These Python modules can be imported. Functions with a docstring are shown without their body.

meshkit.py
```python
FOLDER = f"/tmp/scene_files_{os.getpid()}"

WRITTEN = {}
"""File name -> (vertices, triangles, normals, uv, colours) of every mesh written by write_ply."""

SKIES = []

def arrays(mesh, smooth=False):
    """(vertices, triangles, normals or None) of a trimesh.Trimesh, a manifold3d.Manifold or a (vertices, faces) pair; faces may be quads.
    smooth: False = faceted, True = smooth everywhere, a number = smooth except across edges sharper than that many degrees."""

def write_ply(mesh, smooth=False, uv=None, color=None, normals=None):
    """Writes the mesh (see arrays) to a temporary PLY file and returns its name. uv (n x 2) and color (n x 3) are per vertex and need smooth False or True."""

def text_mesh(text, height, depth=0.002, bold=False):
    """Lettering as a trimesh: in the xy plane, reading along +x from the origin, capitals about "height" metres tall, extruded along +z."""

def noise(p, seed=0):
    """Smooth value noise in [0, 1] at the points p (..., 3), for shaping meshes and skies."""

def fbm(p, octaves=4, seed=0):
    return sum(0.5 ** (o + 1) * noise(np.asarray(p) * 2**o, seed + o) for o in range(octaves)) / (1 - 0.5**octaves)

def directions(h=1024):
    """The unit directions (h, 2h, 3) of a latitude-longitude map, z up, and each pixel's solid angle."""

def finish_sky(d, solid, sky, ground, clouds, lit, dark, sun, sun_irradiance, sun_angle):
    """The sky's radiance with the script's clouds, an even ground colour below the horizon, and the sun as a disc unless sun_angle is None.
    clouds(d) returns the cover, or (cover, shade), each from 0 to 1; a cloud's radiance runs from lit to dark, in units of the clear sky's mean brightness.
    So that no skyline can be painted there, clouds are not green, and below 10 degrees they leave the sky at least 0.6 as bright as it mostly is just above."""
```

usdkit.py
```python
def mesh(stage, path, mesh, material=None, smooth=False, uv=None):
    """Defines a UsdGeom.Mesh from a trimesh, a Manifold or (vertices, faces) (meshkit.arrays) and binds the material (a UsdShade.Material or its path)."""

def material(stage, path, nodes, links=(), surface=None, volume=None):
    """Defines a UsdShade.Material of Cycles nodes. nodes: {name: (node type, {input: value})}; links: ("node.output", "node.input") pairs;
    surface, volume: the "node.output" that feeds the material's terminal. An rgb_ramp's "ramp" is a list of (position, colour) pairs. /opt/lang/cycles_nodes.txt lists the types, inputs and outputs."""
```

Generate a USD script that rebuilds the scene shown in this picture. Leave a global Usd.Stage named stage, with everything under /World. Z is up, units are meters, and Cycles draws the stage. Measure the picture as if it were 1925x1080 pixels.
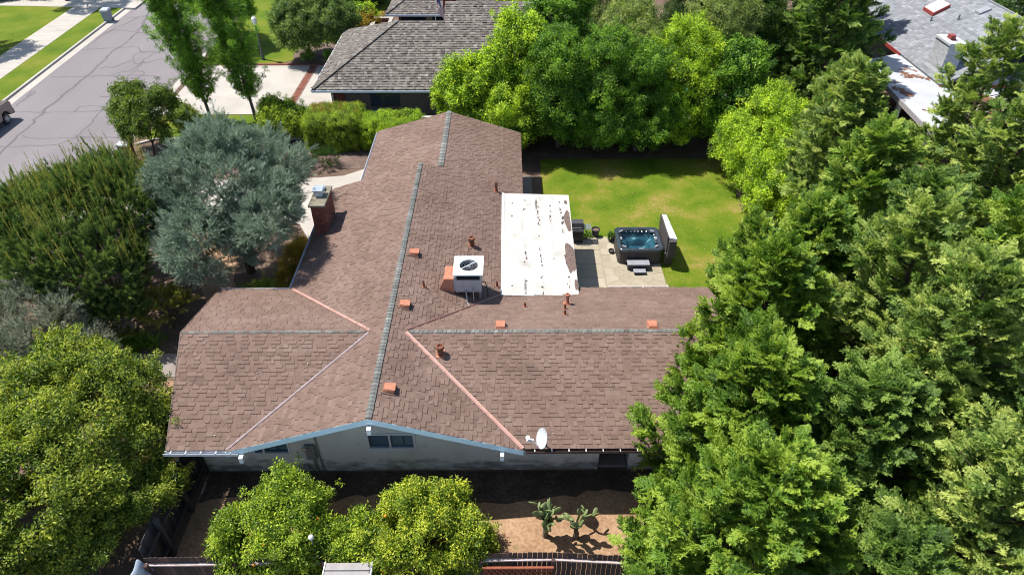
import math, random
import numpy as np, trimesh, shapely
from shapely.geometry import Polygon, LineString, Point, box as sbox
from shapely.ops import unary_union
from pxr import Usd, UsdGeom, UsdLux, UsdShade, Sdf, Gf, Vt
import usdkit, meshkit

stage = Usd.Stage.CreateInMemory()
UsdGeom.SetStageUpAxis(stage, 'Z'); UsdGeom.SetStageMetersPerUnit(stage, 1.0)
UsdGeom.Xform.Define(stage, '/World'); UsdGeom.Scope.Define(stage, '/World/Looks')
PI = math.pi
# ------------------------------------------------------------------ camera, sky, sun, exposure
CAM_H, CAM_PITCH, CAM_YAW, CAM_F = 19.0, math.radians(38.8), math.radians(0.35), 1270 / 1925
EXPOSURE = 0.85
SUN = np.array([-0.49, 0.21, 1.0]); SUN /= np.linalg.norm(SUN)
SUN_INTENSITY, SKY_STRENGTH = 1.15, 0.108
cam = UsdGeom.Camera.Define(stage, '/World/camera')
_r = np.array([math.cos(CAM_YAW), -math.sin(CAM_YAW), 0]); _f = np.array([math.sin(CAM_YAW), math.cos(CAM_YAW), 0])
_d = _f * math.cos(CAM_PITCH) - np.array([0, 0, math.sin(CAM_PITCH)]); _u = np.cross(_r, _d)
cam.AddTransformOp().Set(Gf.Matrix4d(*_r, 0, *_u, 0, *(-_d), 0, 0, 0, CAM_H, 1))
cam.CreateHorizontalApertureAttr(36.0); cam.CreateFocalLengthAttr(36.0 * CAM_F)
cam.CreateClippingRangeAttr(Gf.Vec2f(0.1, 2000)); cam.CreateExposureAttr(EXPOSURE)
sky = UsdLux.DomeLight.Define(stage, '/World/sky')
sky.GetPrim().SetCustomDataByKey('kind', 'structure')
sky.GetPrim().SetCustomDataByKey('label', 'clear blue daylight sky above the neighbourhood'); sky.GetPrim().SetCustomDataByKey('category', 'sky')
_sm = usdkit.material(stage, '/World/Looks/sky_look', {
    's': ('sky_texture', dict(sky_type='single_scattering', sun_disc=False, sun_elevation=math.asin(SUN[2]), sun_rotation=math.atan2(SUN[0], SUN[1]), altitude=100.0, air_density=1.0, aerosol_density=1.0, ozone_density=1.0)),
    'b': ('background_shader', dict(strength=SKY_STRENGTH))}, [('s.color', 'b.color')], surface='b.background')
UsdShade.MaterialBindingAPI.Apply(sky.GetPrim()).Bind(_sm)
sun = UsdLux.DistantLight.Define(stage, '/World/sun')
sun.CreateNormalizeAttr(True); sun.CreateIntensityAttr(SUN_INTENSITY); sun.CreateAngleAttr(0.5); sun.CreateColorAttr(Gf.Vec3f(1.0, 0.955, 0.88))
_x = np.cross([0, 1, 0], SUN); _x /= np.linalg.norm(_x); _y = np.cross(SUN, _x)
sun.AddTransformOp().Set(Gf.Matrix4d(*_x, 0, *_y, 0, *SUN, 0, 0, 0, 60, 1))

# ------------------------------------------------------------------ helpers
ORIGIN, USED = {}, {}

def name_at(parent, name):
    k = parent + '/' + name; n = USED.get(k, -1) + 1; USED[k] = n
    return k if n == 0 else '%s_%03d' % (k, n)

def tag(prim, label=None, cat=None, group=None, kind=None):
    for k, v in (('label', label), ('category', cat), ('group', group), ('kind', kind)):
        if v: prim.SetCustomDataByKey(k, v)

def thing(name, label, cat, loc=(0, 0, 0), group=None):
    p = name_at('/World', name); x = UsdGeom.Xform.Define(stage, p)
    x.AddTranslateOp().Set(Gf.Vec3d(*map(float, loc))); ORIGIN[p] = np.array(loc, float)
    tag(x.GetPrim(), label, cat, group)
    return p

def rot_to(d, up=(0, 0, 1)):
    z = np.asarray(d, float); z = z / np.linalg.norm(z); x = np.cross(up, z)
    x = np.array([1.0, 0, 0]) if np.linalg.norm(x) < 1e-6 else x / np.linalg.norm(x)
    return np.stack([x, np.cross(z, x), z], 1)

class MB:
    "Collects shapes (world coordinates) with a tone per vertex; build() makes them ONE mesh."
    def __init__(s): s.v, s.f, s.t, s.n = [], [], [], 0
    def add(s, v, f, tone=0.5):
        v = np.asarray(v, float); f = np.asarray(f, int)
        if f.shape[1] == 4: f = np.vstack([f[:, [0, 1, 2]], f[:, [0, 2, 3]]])
        s.v.append(v); s.f.append(f + s.n); s.t.append(np.broadcast_to(np.asarray(tone, float), (len(v),))); s.n += len(v)
        return s
    def hexa(s, lo, hi, tone=0.5):
        "lo, hi: four corners each, counter-clockwise seen from above"
        return s.add(list(lo) + list(hi), [(3, 2, 1, 0), (4, 5, 6, 7), (0, 1, 5, 4), (1, 2, 6, 5), (2, 3, 7, 6), (3, 0, 4, 7)], tone)
    def box(s, x0, x1, y0, y1, z0, z1, tone=0.5):
        c = [(x0, y0), (x1, y0), (x1, y1), (x0, y1)]
        return s.hexa([(*p, z0) for p in c], [(*p, z1) for p in c], tone)
    def rbox(s, c, size, R=None, rz=0.0, tone=0.5):
        h = np.array(size) / 2; k = np.array([(-1, -1), (1, -1), (1, 1), (-1, 1)])
        if R is None: R = np.array([[math.cos(rz), -math.sin(rz), 0], [math.sin(rz), math.cos(rz), 0], [0, 0, 1]])
        P = lambda zz: [np.asarray(c) + R @ (np.array([a, b, zz]) * h) for a, b in k]
        return s.hexa(P(-1), P(1), tone)
    def tube(s, path, rad, n=8, tone=0.5, cap=True):
        path = np.asarray(path, float); m = len(path); rad = np.broadcast_to(np.asarray(rad, float), (m,))
        tan = np.gradient(path, axis=0); vs = []; ref = np.array([0.31, 0.77, 0.55])
        for i in range(m):
            t = tan[i] / (np.linalg.norm(tan[i]) + 1e-12); a = np.cross(t, ref); a /= np.linalg.norm(a); b = np.cross(t, a); ref = np.cross(a, t) if abs(t @ ref) > .97 else ref
            th = np.arange(n) * 2 * PI / n
            vs.append(path[i] + rad[i] * (np.cos(th)[:, None] * a + np.sin(th)[:, None] * b))
        f = [(i * n + j, i * n + (j + 1) % n, (i + 1) * n + (j + 1) % n, (i + 1) * n + j) for i in range(m - 1) for j in range(n)]
        v = np.vstack(vs); f = np.array(f); f = np.vstack([f[:, [0, 1, 2]], f[:, [0, 2, 3]]])
        if cap:
            v = np.vstack([v, path[0], path[-1]]); q = len(v)
            f = np.vstack([f, [(q - 2, (j + 1) % n, j) for j in range(n)], [(q - 1, (m - 1) * n + j, (m - 1) * n + (j + 1) % n) for j in range(n)]])
        return s.add(v, f, tone)
    def cyl(s, a, b, r0, r1=None, n=14, tone=0.5): return s.tube([a, b], [r0, r0 if r1 is None else r1], n, tone)
    def lathe(s, prof, c, n=20, R=None, tone=0.5):
        "prof: (radius, height) pairs"
        th = np.arange(n) * 2 * PI / n; R = np.eye(3) if R is None else R
        v = np.array([(r * math.cos(t), r * math.sin(t), z) for r, z in prof for t in th]) @ R.T + np.asarray(c)
        f = [(i * n + j, i * n + (j + 1) % n, (i + 1) * n + (j + 1) % n, (i + 1) * n + j) for i in range(len(prof) - 1) for j in range(n)]
        return s.add(v, f, tone)
    def slab(s, poly, z0, z1, tone=0.5):
        "upright prism over a plan outline; z0 and z1 numbers or functions of (x, y)"
        poly = poly if hasattr(poly, 'geom_type') else Polygon(poly)
        for g in getattr(poly, 'geoms', [poly]):
            if g.is_empty or g.geom_type != 'Polygon' or g.area < 1e-6: continue
            v, f = trimesh.creation.triangulate_polygon(g, engine='earcut'); v = np.asarray(v)[:, :2]; f = np.asarray(f)
            a, b, c = v[f[:, 0]], v[f[:, 1]], v[f[:, 2]]
            cr = (b[:, 0] - a[:, 0]) * (c[:, 1] - a[:, 1]) - (b[:, 1] - a[:, 1]) * (c[:, 0] - a[:, 0]); f = np.where((cr < 0)[:, None], f[:, ::-1], f)
            h = lambda z, p: np.array([z(*q) for q in p]) if callable(z) else np.full(len(p), float(z))
            s.add(np.c_[v, h(z1, v)], f, tone); s.add(np.c_[v, h(z0, v)], f[:, ::-1], tone)
            for ring in [g.exterior, *g.interiors]:
                q = np.array(ring.coords)[:-1, :2]
                if (ring is g.exterior) != ring.is_ccw: q = q[::-1]
                m = len(q); i = np.arange(m); j = (i + 1) % m
                s.add(np.vstack([np.c_[q, h(z0, q)], np.c_[q, h(z1, q)]]), np.c_[i, j, j + m, i + m], tone)
        return s
    def wall(s, poly, at, th, axis='y', tone=0.5):
        "an upright slab drawn in elevation (x or y, z); at = its outer coordinate, th = thickness towards +axis"
        m = MB().slab(poly, 0, th); v = np.vstack(m.v); f = np.vstack(m.f)
        w = np.c_[v[:, 0], at + v[:, 2], v[:, 1]] if axis == 'y' else np.c_[at + v[:, 2], v[:, 0], v[:, 1]]
        return s.add(w, f[:, ::-1] if axis == 'y' else f, tone)
    def arrays(s): return np.vstack(s.v), np.vstack(s.f), np.concatenate(s.t)
    def build(s, parent, name, mat, smooth=False, label=None, kind=None):
        v, f, t = s.arrays()
        top = '/'.join(parent.split('/')[:3])
        return put(parent, name, v - ORIGIN.get(top, 0), f, mat, smooth, t, label, kind)

def put(parent, name, v, f, mat, smooth=False, tone=None, label=None, kind=None):
    p = name_at(parent, name)
    if smooth is not False:
        tm = trimesh.Trimesh(v, f, process=False)
        if smooth is not True: tone = None
        v, f, n = meshkit.arrays(tm, smooth)
    else: n = None
    m = UsdGeom.Mesh.Define(stage, p)
    m.CreatePointsAttr(Vt.Vec3fArray.FromNumpy(np.ascontiguousarray(v, np.float32)))
    m.CreateFaceVertexCountsAttr(Vt.IntArray.FromNumpy(np.full(len(f), 3, np.int32)))
    m.CreateFaceVertexIndicesAttr(Vt.IntArray.FromNumpy(np.ascontiguousarray(f, np.int32).ravel()))
    m.CreateSubdivisionSchemeAttr('none')
    if n is not None:
        m.CreateNormalsAttr(Vt.Vec3fArray.FromNumpy(n.astype(np.float32))); m.SetNormalsInterpolation('vertex')
    if tone is not None and len(tone) == len(v):
        UsdGeom.PrimvarsAPI(m).CreatePrimvar('tone', Sdf.ValueTypeNames.FloatArray, 'vertex').Set(Vt.FloatArray.FromNumpy(np.ascontiguousarray(tone, np.float32)))
    if mat is not None: UsdShade.MaterialBindingAPI.Apply(m.GetPrim()).Bind(mat)
    if label or kind: tag(m.GetPrim(), label, None, None, kind)
    return p

def solo(name, mb, mat, label, cat, group=None, kind=None, smooth=False):
    p = mb.build('/World', name, mat, smooth); tag(stage.GetPrimAtPath(p), label, cat, group, kind); return p
def ground_piece(name, mb, mat, label=None, cat='ground', smooth=False):
    return solo(name, mb, mat, label, cat, kind='structure', smooth=smooth)

# ------------------------------------------------------------------ materials
def look(name, nodes, links, surface): return usdkit.material(stage, '/World/Looks/' + name, nodes, links, surface=surface)
def plain(name, col, rough=0.5, metal=0.0, spec=0.5):
    return look(name, {'p': ('principled_bsdf', dict(base_color=tuple(x * .79 for x in col), roughness=rough, metallic=metal, specular_ior_level=spec))}, [], 'p.BSDF')
DIM = .79
_dim = lambda c: tuple(x * DIM for x in c)
def noisy(name, stops, scale=3.0, rough=0.8, detail=6.0, bump=0.0, bscale=60.0, fine=0.0, fscale=90.0, spec=0.3, stretch=(1, 1, 1), metal=0.0, tone=0.0, distort=0.0):
    "colour from fractal noise in scene space, plus finer grain, plus the mesh's own tone per piece, plus fine relief"
    stops = [(p, _dim(c)) for p, c in stops]
    N = {'g': ('geometry', {}), 'm': ('mapping', dict(scale=stretch)), 'n': ('noise_texture', dict(scale=scale, detail=detail, roughness=0.6, distortion=distort)),
         'p': ('principled_bsdf', dict(roughness=rough, specular_ior_level=spec, metallic=metal)), 'r': ('rgb_ramp', dict(ramp=stops))}
    L = [('g.position', 'm.vector'), ('m.vector', 'n.vector'), ('r.color', 'p.base_color')]
    src = 'n.fac'
    if fine:
        N['f'] = ('noise_texture', dict(scale=fscale, detail=3.0)); N['fm'] = ('mix_float', dict(fac=fine)); L += [('m.vector', 'f.vector'), (src, 'fm.a'), ('f.fac', 'fm.b')]; src = 'fm.result'
    if tone:
        N['a'] = ('attribute', dict(attribute='tone')); N['tm'] = ('mix_float', dict(fac=tone)); L += [(src, 'tm.a'), ('a.fac', 'tm.b')]; src = 'tm.result'
    L.append((src, 'r.fac'))
    if bump:
        N['b'] = ('noise_texture', dict(scale=bscale, detail=4.0)); N['bp'] = ('bump', dict(strength=bump, distance=0.02)); L += [('m.vector', 'b.vector'), ('b.fac', 'bp.height'), ('bp.normal', 'p.normal')]
    return look(name, N, L, 'p.BSDF')
def c3(*v): return tuple(v)
def ramp2(a, b, lo=0.3, hi=0.7): return [(lo, a), (hi, b)]

def leafy(name, dark, mid, light, trans, tr=0.45, rough=0.45, spec=0.35, old=None):
    "leaves: every spray and every leaf a little different; light also passes through"
    return look(name, {'o': ('object_info', {}), 'a': ('attribute', dict(attribute='tone')), 'm': ('mix_float', dict(fac=0.5)), 'r': ('rgb_ramp', dict(ramp=([(0.0, old), (0.13, old)] if old else []) + [(0.22, dark), (0.48, mid), (0.74, light)])),
        'p': ('principled_bsdf', dict(roughness=rough, specular_ior_level=spec)), 'tc': ('mix_color', dict(blend_type='multiply', fac=1.0, b=trans)), 't': ('translucent_bsdf', {}), 'x': ('mix_closure', dict(fac=tr))},
        [('o.random', 'm.a'), ('a.fac', 'm.b'), ('m.result', 'r.fac'), ('r.color', 'p.base_color'), ('r.color', 'tc.a'), ('tc.result', 't.color'), ('p.BSDF', 'x.closure1'), ('t.BSDF', 'x.closure2')], 'x.closure')

M = {}
M['shingle'] = noisy('shingle', [(0.25, c3(.122, .080, .063)), (0.42, c3(.170, .112, .089)), (0.52, c3(.200, .133, .107)), (0.62, c3(.226, .158, .130)), (0.8, c3(.272, .180, .136))], scale=0.55, rough=0.92, detail=9.0, fine=0.3, fscale=30, tone=0.24, bump=0.35, bscale=130, spec=0.2)
M['cap_tile'] = noisy('cap_tile', [(0.2, c3(.10, .103, .095)), (0.5, c3(.168, .174, .16)), (0.8, c3(.25, .255, .235))], scale=4, rough=0.92, tone=0.5, bump=0.3, bscale=120)
M['copper_paint'] = noisy('copper_paint', [(.32, c3(.26, .095, .055)), (.45, c3(.42, .165, .095)), (.6, c3(.50, .215, .13)), (.72, c3(.56, .29, .2))], scale=7, rough=0.6, detail=9, fine=.4, fscale=35)
M['flash'] = noisy('flash', ramp2(c3(.42, .235, .19), c3(.58, .36, .31)), scale=5, rough=0.38, fine=.3)
M['flash_pale'] = noisy('flash_pale', ramp2(c3(.5, .4, .38), c3(.68, .57, .55)), scale=5, rough=0.35)
M['rust_pipe'] = noisy('rust_pipe', ramp2(c3(.10, .035, .02), c3(.26, .10, .055)), scale=14, rough=0.7)
M['membrane'] = noisy('membrane', [(0.32, c3(.38, .36, .32)), (0.45, c3(.50, .482, .445)), (0.7, c3(.555, .538, .505))], scale=1.1, rough=0.6, fine=.25, fscale=20, bump=.1, bscale=14)
M['bare'] = noisy('bare', ramp2(c3(.10, .065, .052), c3(.2, .145, .125)), scale=9, rough=0.9)
M['grime'] = noisy('grime', ramp2(c3(.03, .03, .025), c3(.12, .115, .1)), scale=30, rough=0.9)
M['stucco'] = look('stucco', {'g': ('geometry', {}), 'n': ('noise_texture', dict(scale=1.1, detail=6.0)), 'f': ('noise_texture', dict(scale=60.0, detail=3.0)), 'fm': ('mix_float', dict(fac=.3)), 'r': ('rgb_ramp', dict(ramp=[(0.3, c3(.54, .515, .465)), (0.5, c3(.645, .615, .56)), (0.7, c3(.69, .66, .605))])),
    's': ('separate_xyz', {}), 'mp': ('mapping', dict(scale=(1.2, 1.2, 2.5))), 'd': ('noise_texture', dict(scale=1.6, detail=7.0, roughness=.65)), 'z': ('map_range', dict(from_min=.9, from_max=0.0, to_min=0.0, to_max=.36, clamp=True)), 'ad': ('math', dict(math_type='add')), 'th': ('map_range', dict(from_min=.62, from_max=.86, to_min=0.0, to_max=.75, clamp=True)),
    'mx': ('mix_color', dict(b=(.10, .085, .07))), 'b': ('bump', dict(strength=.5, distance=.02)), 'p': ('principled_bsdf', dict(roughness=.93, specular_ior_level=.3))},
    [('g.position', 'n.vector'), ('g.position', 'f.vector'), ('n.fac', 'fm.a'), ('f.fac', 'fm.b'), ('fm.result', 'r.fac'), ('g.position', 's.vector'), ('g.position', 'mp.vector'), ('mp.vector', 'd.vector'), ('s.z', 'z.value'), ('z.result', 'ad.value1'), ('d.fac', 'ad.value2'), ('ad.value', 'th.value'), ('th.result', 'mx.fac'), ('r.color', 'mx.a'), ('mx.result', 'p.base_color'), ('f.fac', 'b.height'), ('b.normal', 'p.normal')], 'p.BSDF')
M['fascia'] = noisy('fascia', ramp2(c3(.58, .76, .84), c3(.66, .82, .88)), scale=2, rough=0.5)
M['white'] = noisy('white_paint', ramp2(c3(.72, .72, .71), c3(.8, .8, .79)), scale=5, rough=0.45)
M['gutter'] = noisy('gutter_paint', ramp2(c3(.58, .6, .64), c3(.72, .72, .74)), scale=4, rough=0.4)
M['dark_trim'] = noisy('dark_trim', ramp2(c3(.06, .035, .028), c3(.10, .06, .048)), scale=5, rough=0.6)
M['curtain'] = plain('curtain', (.42, .52, .6), .8)
M['pane'] = look('pane', {'t': ('transparent_bsdf', dict(color=(.72, .8, .84))), 'g': ('glossy_bsdf', dict(color=(.9, .95, 1), roughness=0.02)), 'x': ('mix_closure', dict(fac=.13))}, [('t.BSDF', 'x.closure1'), ('g.BSDF', 'x.closure2')], 'x.closure')
M['dark'] = plain('interior_dark', (.03, .03, .032), 0.8)
M['blind'] = plain('blind', (.78, .8, .82), 0.7)
M['brick'] = noisy('brick', [(0.1, c3(.10, .032, .022)), (0.45, c3(.19, .058, .038)), (0.75, c3(.26, .09, .055)), (1, c3(.33, .17, .12))], scale=8, rough=0.9, fine=.3, tone=0.6, bump=.3, bscale=120)
M['mortar'] = noisy('mortar', ramp2(c3(.2, .17, .15), c3(.32, .29, .26)), scale=9, rough=0.95)
M['cement'] = noisy('cement', ramp2(c3(.15, .135, .09), c3(.30, .27, .21)), scale=5, rough=0.9, fine=.3, bump=.2)
M['bluemetal'] = noisy('galvanised', ramp2(c3(.42, .5, .58), c3(.65, .72, .78)), scale=9, rough=0.35, metal=0.5)
M['ac_top'] = noisy('ac_top', ramp2(c3(.68, .74, .74), c3(.8, .84, .83)), scale=5, rough=0.4)
M['ac_body'] = noisy('ac_body', ramp2(c3(.33, .31, .32), c3(.42, .40, .40)), scale=6, rough=0.55)
M['black'] = plain('black_metal', (.02, .021, .023), 0.45)
M['steel'] = plain('steel', (.55, .56, .58), 0.35, 0.8)
M['charcoal'] = plain('charcoal_plastic', (.045, .045, .05), 0.6)
M['grey_plastic'] = noisy('grey_plastic', ramp2(c3(.24, .25, .28), c3(.32, .33, .36)), scale=5, rough=0.55)
M['concrete'] = noisy('concrete', [(0.3, c3(.36, .325, .285)), (0.5, c3(.44, .405, .36)), (0.7, c3(.50, .465, .415))], scale=0.5, rough=0.92, fine=.3, fscale=25, bump=.15, bscale=50)
M['old_concrete'] = noisy('old_concrete', [(0.2, c3(.20, .165, .15)), (0.5, c3(.29, .25, .225)), (0.8, c3(.36, .315, .28))], scale=1.0, rough=0.92, fine=.3, fscale=25, bump=.2, bscale=50)
M['flagstone'] = noisy('flagstone', [(0.25, c3(.30, .255, .18)), (0.5, c3(.385, .335, .25)), (0.75, c3(.46, .41, .32))], scale=2.2, rough=0.9, fine=.35, fscale=22, tone=.3, bump=.25, bscale=40)
M['joint'] = noisy('joint', ramp2(c3(.30, .255, .18), c3(.38, .33, .245)), scale=9, rough=0.95)
M['asphalt'] = noisy('asphalt', [(0.3, c3(.15, .132, .14)), (0.42, c3(.195, .175, .183)), (0.55, c3(.218, .198, .205)), (0.68, c3(.26, .238, .242))], scale=0.16, rough=0.9, detail=9.0, fine=.3, fscale=30, bump=.2, bscale=80, stretch=(1.6, .35, 1))
M['tar'] = noisy('tar', ramp2(c3(.085, .078, .084), c3(.135, .125, .132)), scale=3, rough=0.7)
M['lawn'] = noisy('lawn', [(0.36, c3(.065, .125, .007)), (0.45, c3(.10, .165, .010)), (0.52, c3(.15, .19, .016)), (0.575, c3(.21, .20, .035)), (0.63, c3(.32, .235, .085))], scale=0.42, rough=0.95, fine=.33, fscale=15, detail=10, bump=.9, bscale=40, spec=.1)
M['lawn_lush'] = noisy('lawn_lush', [(0.35, c3(.062, .118, .008)), (0.48, c3(.11, .168, .012)), (0.58, c3(.16, .19, .02)), (0.68, c3(.22, .20, .045))], scale=0.3, rough=0.95, fine=.3, fscale=12, bump=.8, bscale=45, spec=.1)
M['soil'] = noisy('soil', [(0.33, c3(.085, .058, .044)), (0.5, c3(.155, .105, .078)), (0.66, c3(.235, .168, .125))], scale=0.5, rough=0.96, fine=.35, fscale=20, bump=.6, bscale=30, spec=.1)
M['dry_soil'] = noisy('dry_soil', [(0.34, c3(.24, .14, .08)), (0.5, c3(.36, .225, .135)), (0.64, c3(.47, .32, .20))], scale=0.8, rough=0.96, fine=.5, fscale=9, bump=.7, bscale=22, spec=.1)
M['mulch'] = noisy('mulch', [(0.36, c3(.075, .05, .04)), (0.5, c3(.16, .112, .093)), (0.64, c3(.25, .185, .155))], scale=0.7, rough=0.96, fine=.5, fscale=14, bump=.8, bscale=28, spec=.1)
M['shake'] = noisy('shake', [(0.05, c3(.062, .050, .044)), (0.4, c3(.135, .117, .103)), (0.7, c3(.225, .203, .18)), (1.0, c3(.36, .33, .29))], scale=1.2, rough=0.9, fine=.3, fscale=30, tone=.65, stretch=(1, 1, 1), bump=.3, bscale=60)
M['grey_shingle'] = noisy('grey_shingle', [(0.1, c3(.15, .155, .17)), (0.5, c3(.225, .235, .255)), (0.9, c3(.34, .35, .37))], scale=1.0, rough=0.9, fine=.3, tone=.6, bump=.2, bscale=90)
M['brown_wall'] = noisy('brown_wall', ramp2(c3(.14, .105, .09), c3(.2, .15, .13)), scale=2, rough=0.9)
M['white_brick'] = noisy('white_brick', ramp2(c3(.38, .39, .41), c3(.52, .53, .55)), scale=7, rough=0.85, tone=.4)
M['red_trim'] = plain('red_trim', (.30, .045, .035), 0.5)
M['fence_wood'] = noisy('fence_wood', [(0.15, c3(.035, .024, .02)), (0.5, c3(.075, .046, .038)), (0.85, c3(.15, .085, .065))], scale=3, rough=0.85, tone=.5, stretch=(6, 6, .6), fine=.3)
M['fence_dark'] = noisy('fence_dark', [(0.15, c3(.022, .022, .024)), (0.85, c3(.075, .07, .07))], scale=3, rough=0.85, tone=.5, stretch=(3, 3, .6))
M['lattice'] = noisy('lattice', ramp2(c3(.22, .06, .03), c3(.36, .11, .06)), scale=6, rough=0.8)
M['rail_cap'] = noisy('rail_cap', ramp2(c3(.42, .33, .31), c3(.6, .5, .47)), scale=4, rough=0.8)
M['bark'] = noisy('bark', [(0.2, c3(.035, .022, .015)), (0.5, c3(.085, .058, .042)), (0.8, c3(.16, .12, .09))], scale=6, rough=0.95, stretch=(3, 3, .6), bump=.8, bscale=18)
M['pale_bark'] = noisy('pale_bark', [(0.2, c3(.10, .08, .06)), (0.8, c3(.25, .21, .17))], scale=6, rough=0.95, stretch=(3, 3, .6), bump=.6, bscale=18)
# ------------------------------------------------------------------ ground, street, yards
xn = lambda y: -22.45 - .045 * (y - 25)
xf = lambda y: -33.75 - .045 * (y - 43)
Y0, Y1 = -60, 260
def strip(f, a, b, y0=Y0, y1=Y1): return [(f(y0) + a, y0), (f(y0) + b, y0), (f(y1) + b, y1), (f(y1) + a, y1)]
ground_piece('ground', MB().slab([(-300, -200), (300, -200), (300, 420), (-300, 420)], -1.0, -.30), M['soil'], 'bare earth under the whole neighbourhood')
st = ground_piece('street', MB().slab([(xf(Y0), Y0), (xn(Y0) - .6, Y0), (xn(Y1) - .6, Y1), (xf(Y1), Y1)], -.5, -.12), M['asphalt'], 'faded grey asphalt street with dark sealed cracks', 'street')
CRACKS = [[(-30.2,30.5),(-30.53,36.89),(-30.62,38.16),(-30.72,39.5),(-30.96,42.81),(-31.08,44.99),(-31.09,46.86),(-31.1,48.84),(-31.32,51.26),(-31.48,54.02),(-31.33,56.93),(-31.78,60.1),(-32.33,62.54),(-33.67,66.8)],[(-31.83,38.0),(-30.68,37.69),(-29.05,37.68),(-27.55,37.91),(-26.94,38.86),(-27.02,40.62),(-27.02,42.09),(-27.31,43.21),(-27.33,43.78),(-27.53,45.27),(-27.76,47.48),(-28.01,48.48),(-28.01,49.87),(-28.24,51.68),(-28.09,54.0)],[(-33.23,42.74),(-30.99,42.53),(-28.91,42.6),(-27.35,42.78),(-26.57,43.43)],[(-28.91,42.6),(-29.03,43.08),(-28.97,43.45),(-28.46,43.62),(-27.72,43.58),(-26.51,43.43)],[(-30.4,39.13),(-30.0,38.81),(-28.4,38.7),(-26.94,38.86),(-23.77,38.91)],[(-33.7,48.76),(-32.23,48.75),(-29.43,48.9),(-27.64,48.99),(-25.27,48.64)],[(-34.1,54.44),(-32.9,54.63),(-31.42,54.82),(-30.27,55.15),(-29.22,54.0),(-27.64,53.6)],[(-30.79,50.42),(-30.42,50.78),(-30.19,50.34),(-29.64,51.14),(-29.23,52.06),(-29.44,53.21),(-29.27,53.8),(-28.63,53.6)],[(-29.48,49.0),(-28.87,49.7),(-28.25,49.8),(-28.36,51.31),(-27.56,51.68),(-27.04,52.43)],[(-28.25,49.8),(-27.61,49.86),(-27.27,49.69),(-27.1,48.65),(-27.68,48.48)],[(-34.01,55.17),(-34.09,57.16),(-33.92,59.41),(-33.12,62.55)],[(-34.2,58.36),(-33.92,59.41),(-32.2,58.94),(-30.55,58.25)],[(-34.07,62.55),(-32.91,62.8),(-31.75,62.29)],[(-33.32,43.53),(-33.41,44.11),(-33.42,45.0),(-33.34,45.77),(-33.6,46.08),(-33.69,45.86),(-33.63,45.16)],[(-28.33,45.28),(-27.46,45.12)],[(-28.24,34.6),(-27.91,34.66),(-27.11,34.49)],[(-29.23,52.06),(-28.22,51.31),(-28.05,51.87)],[(-27.76,47.48),(-28.26,48.32),(-29.14,48.83)]]
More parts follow.
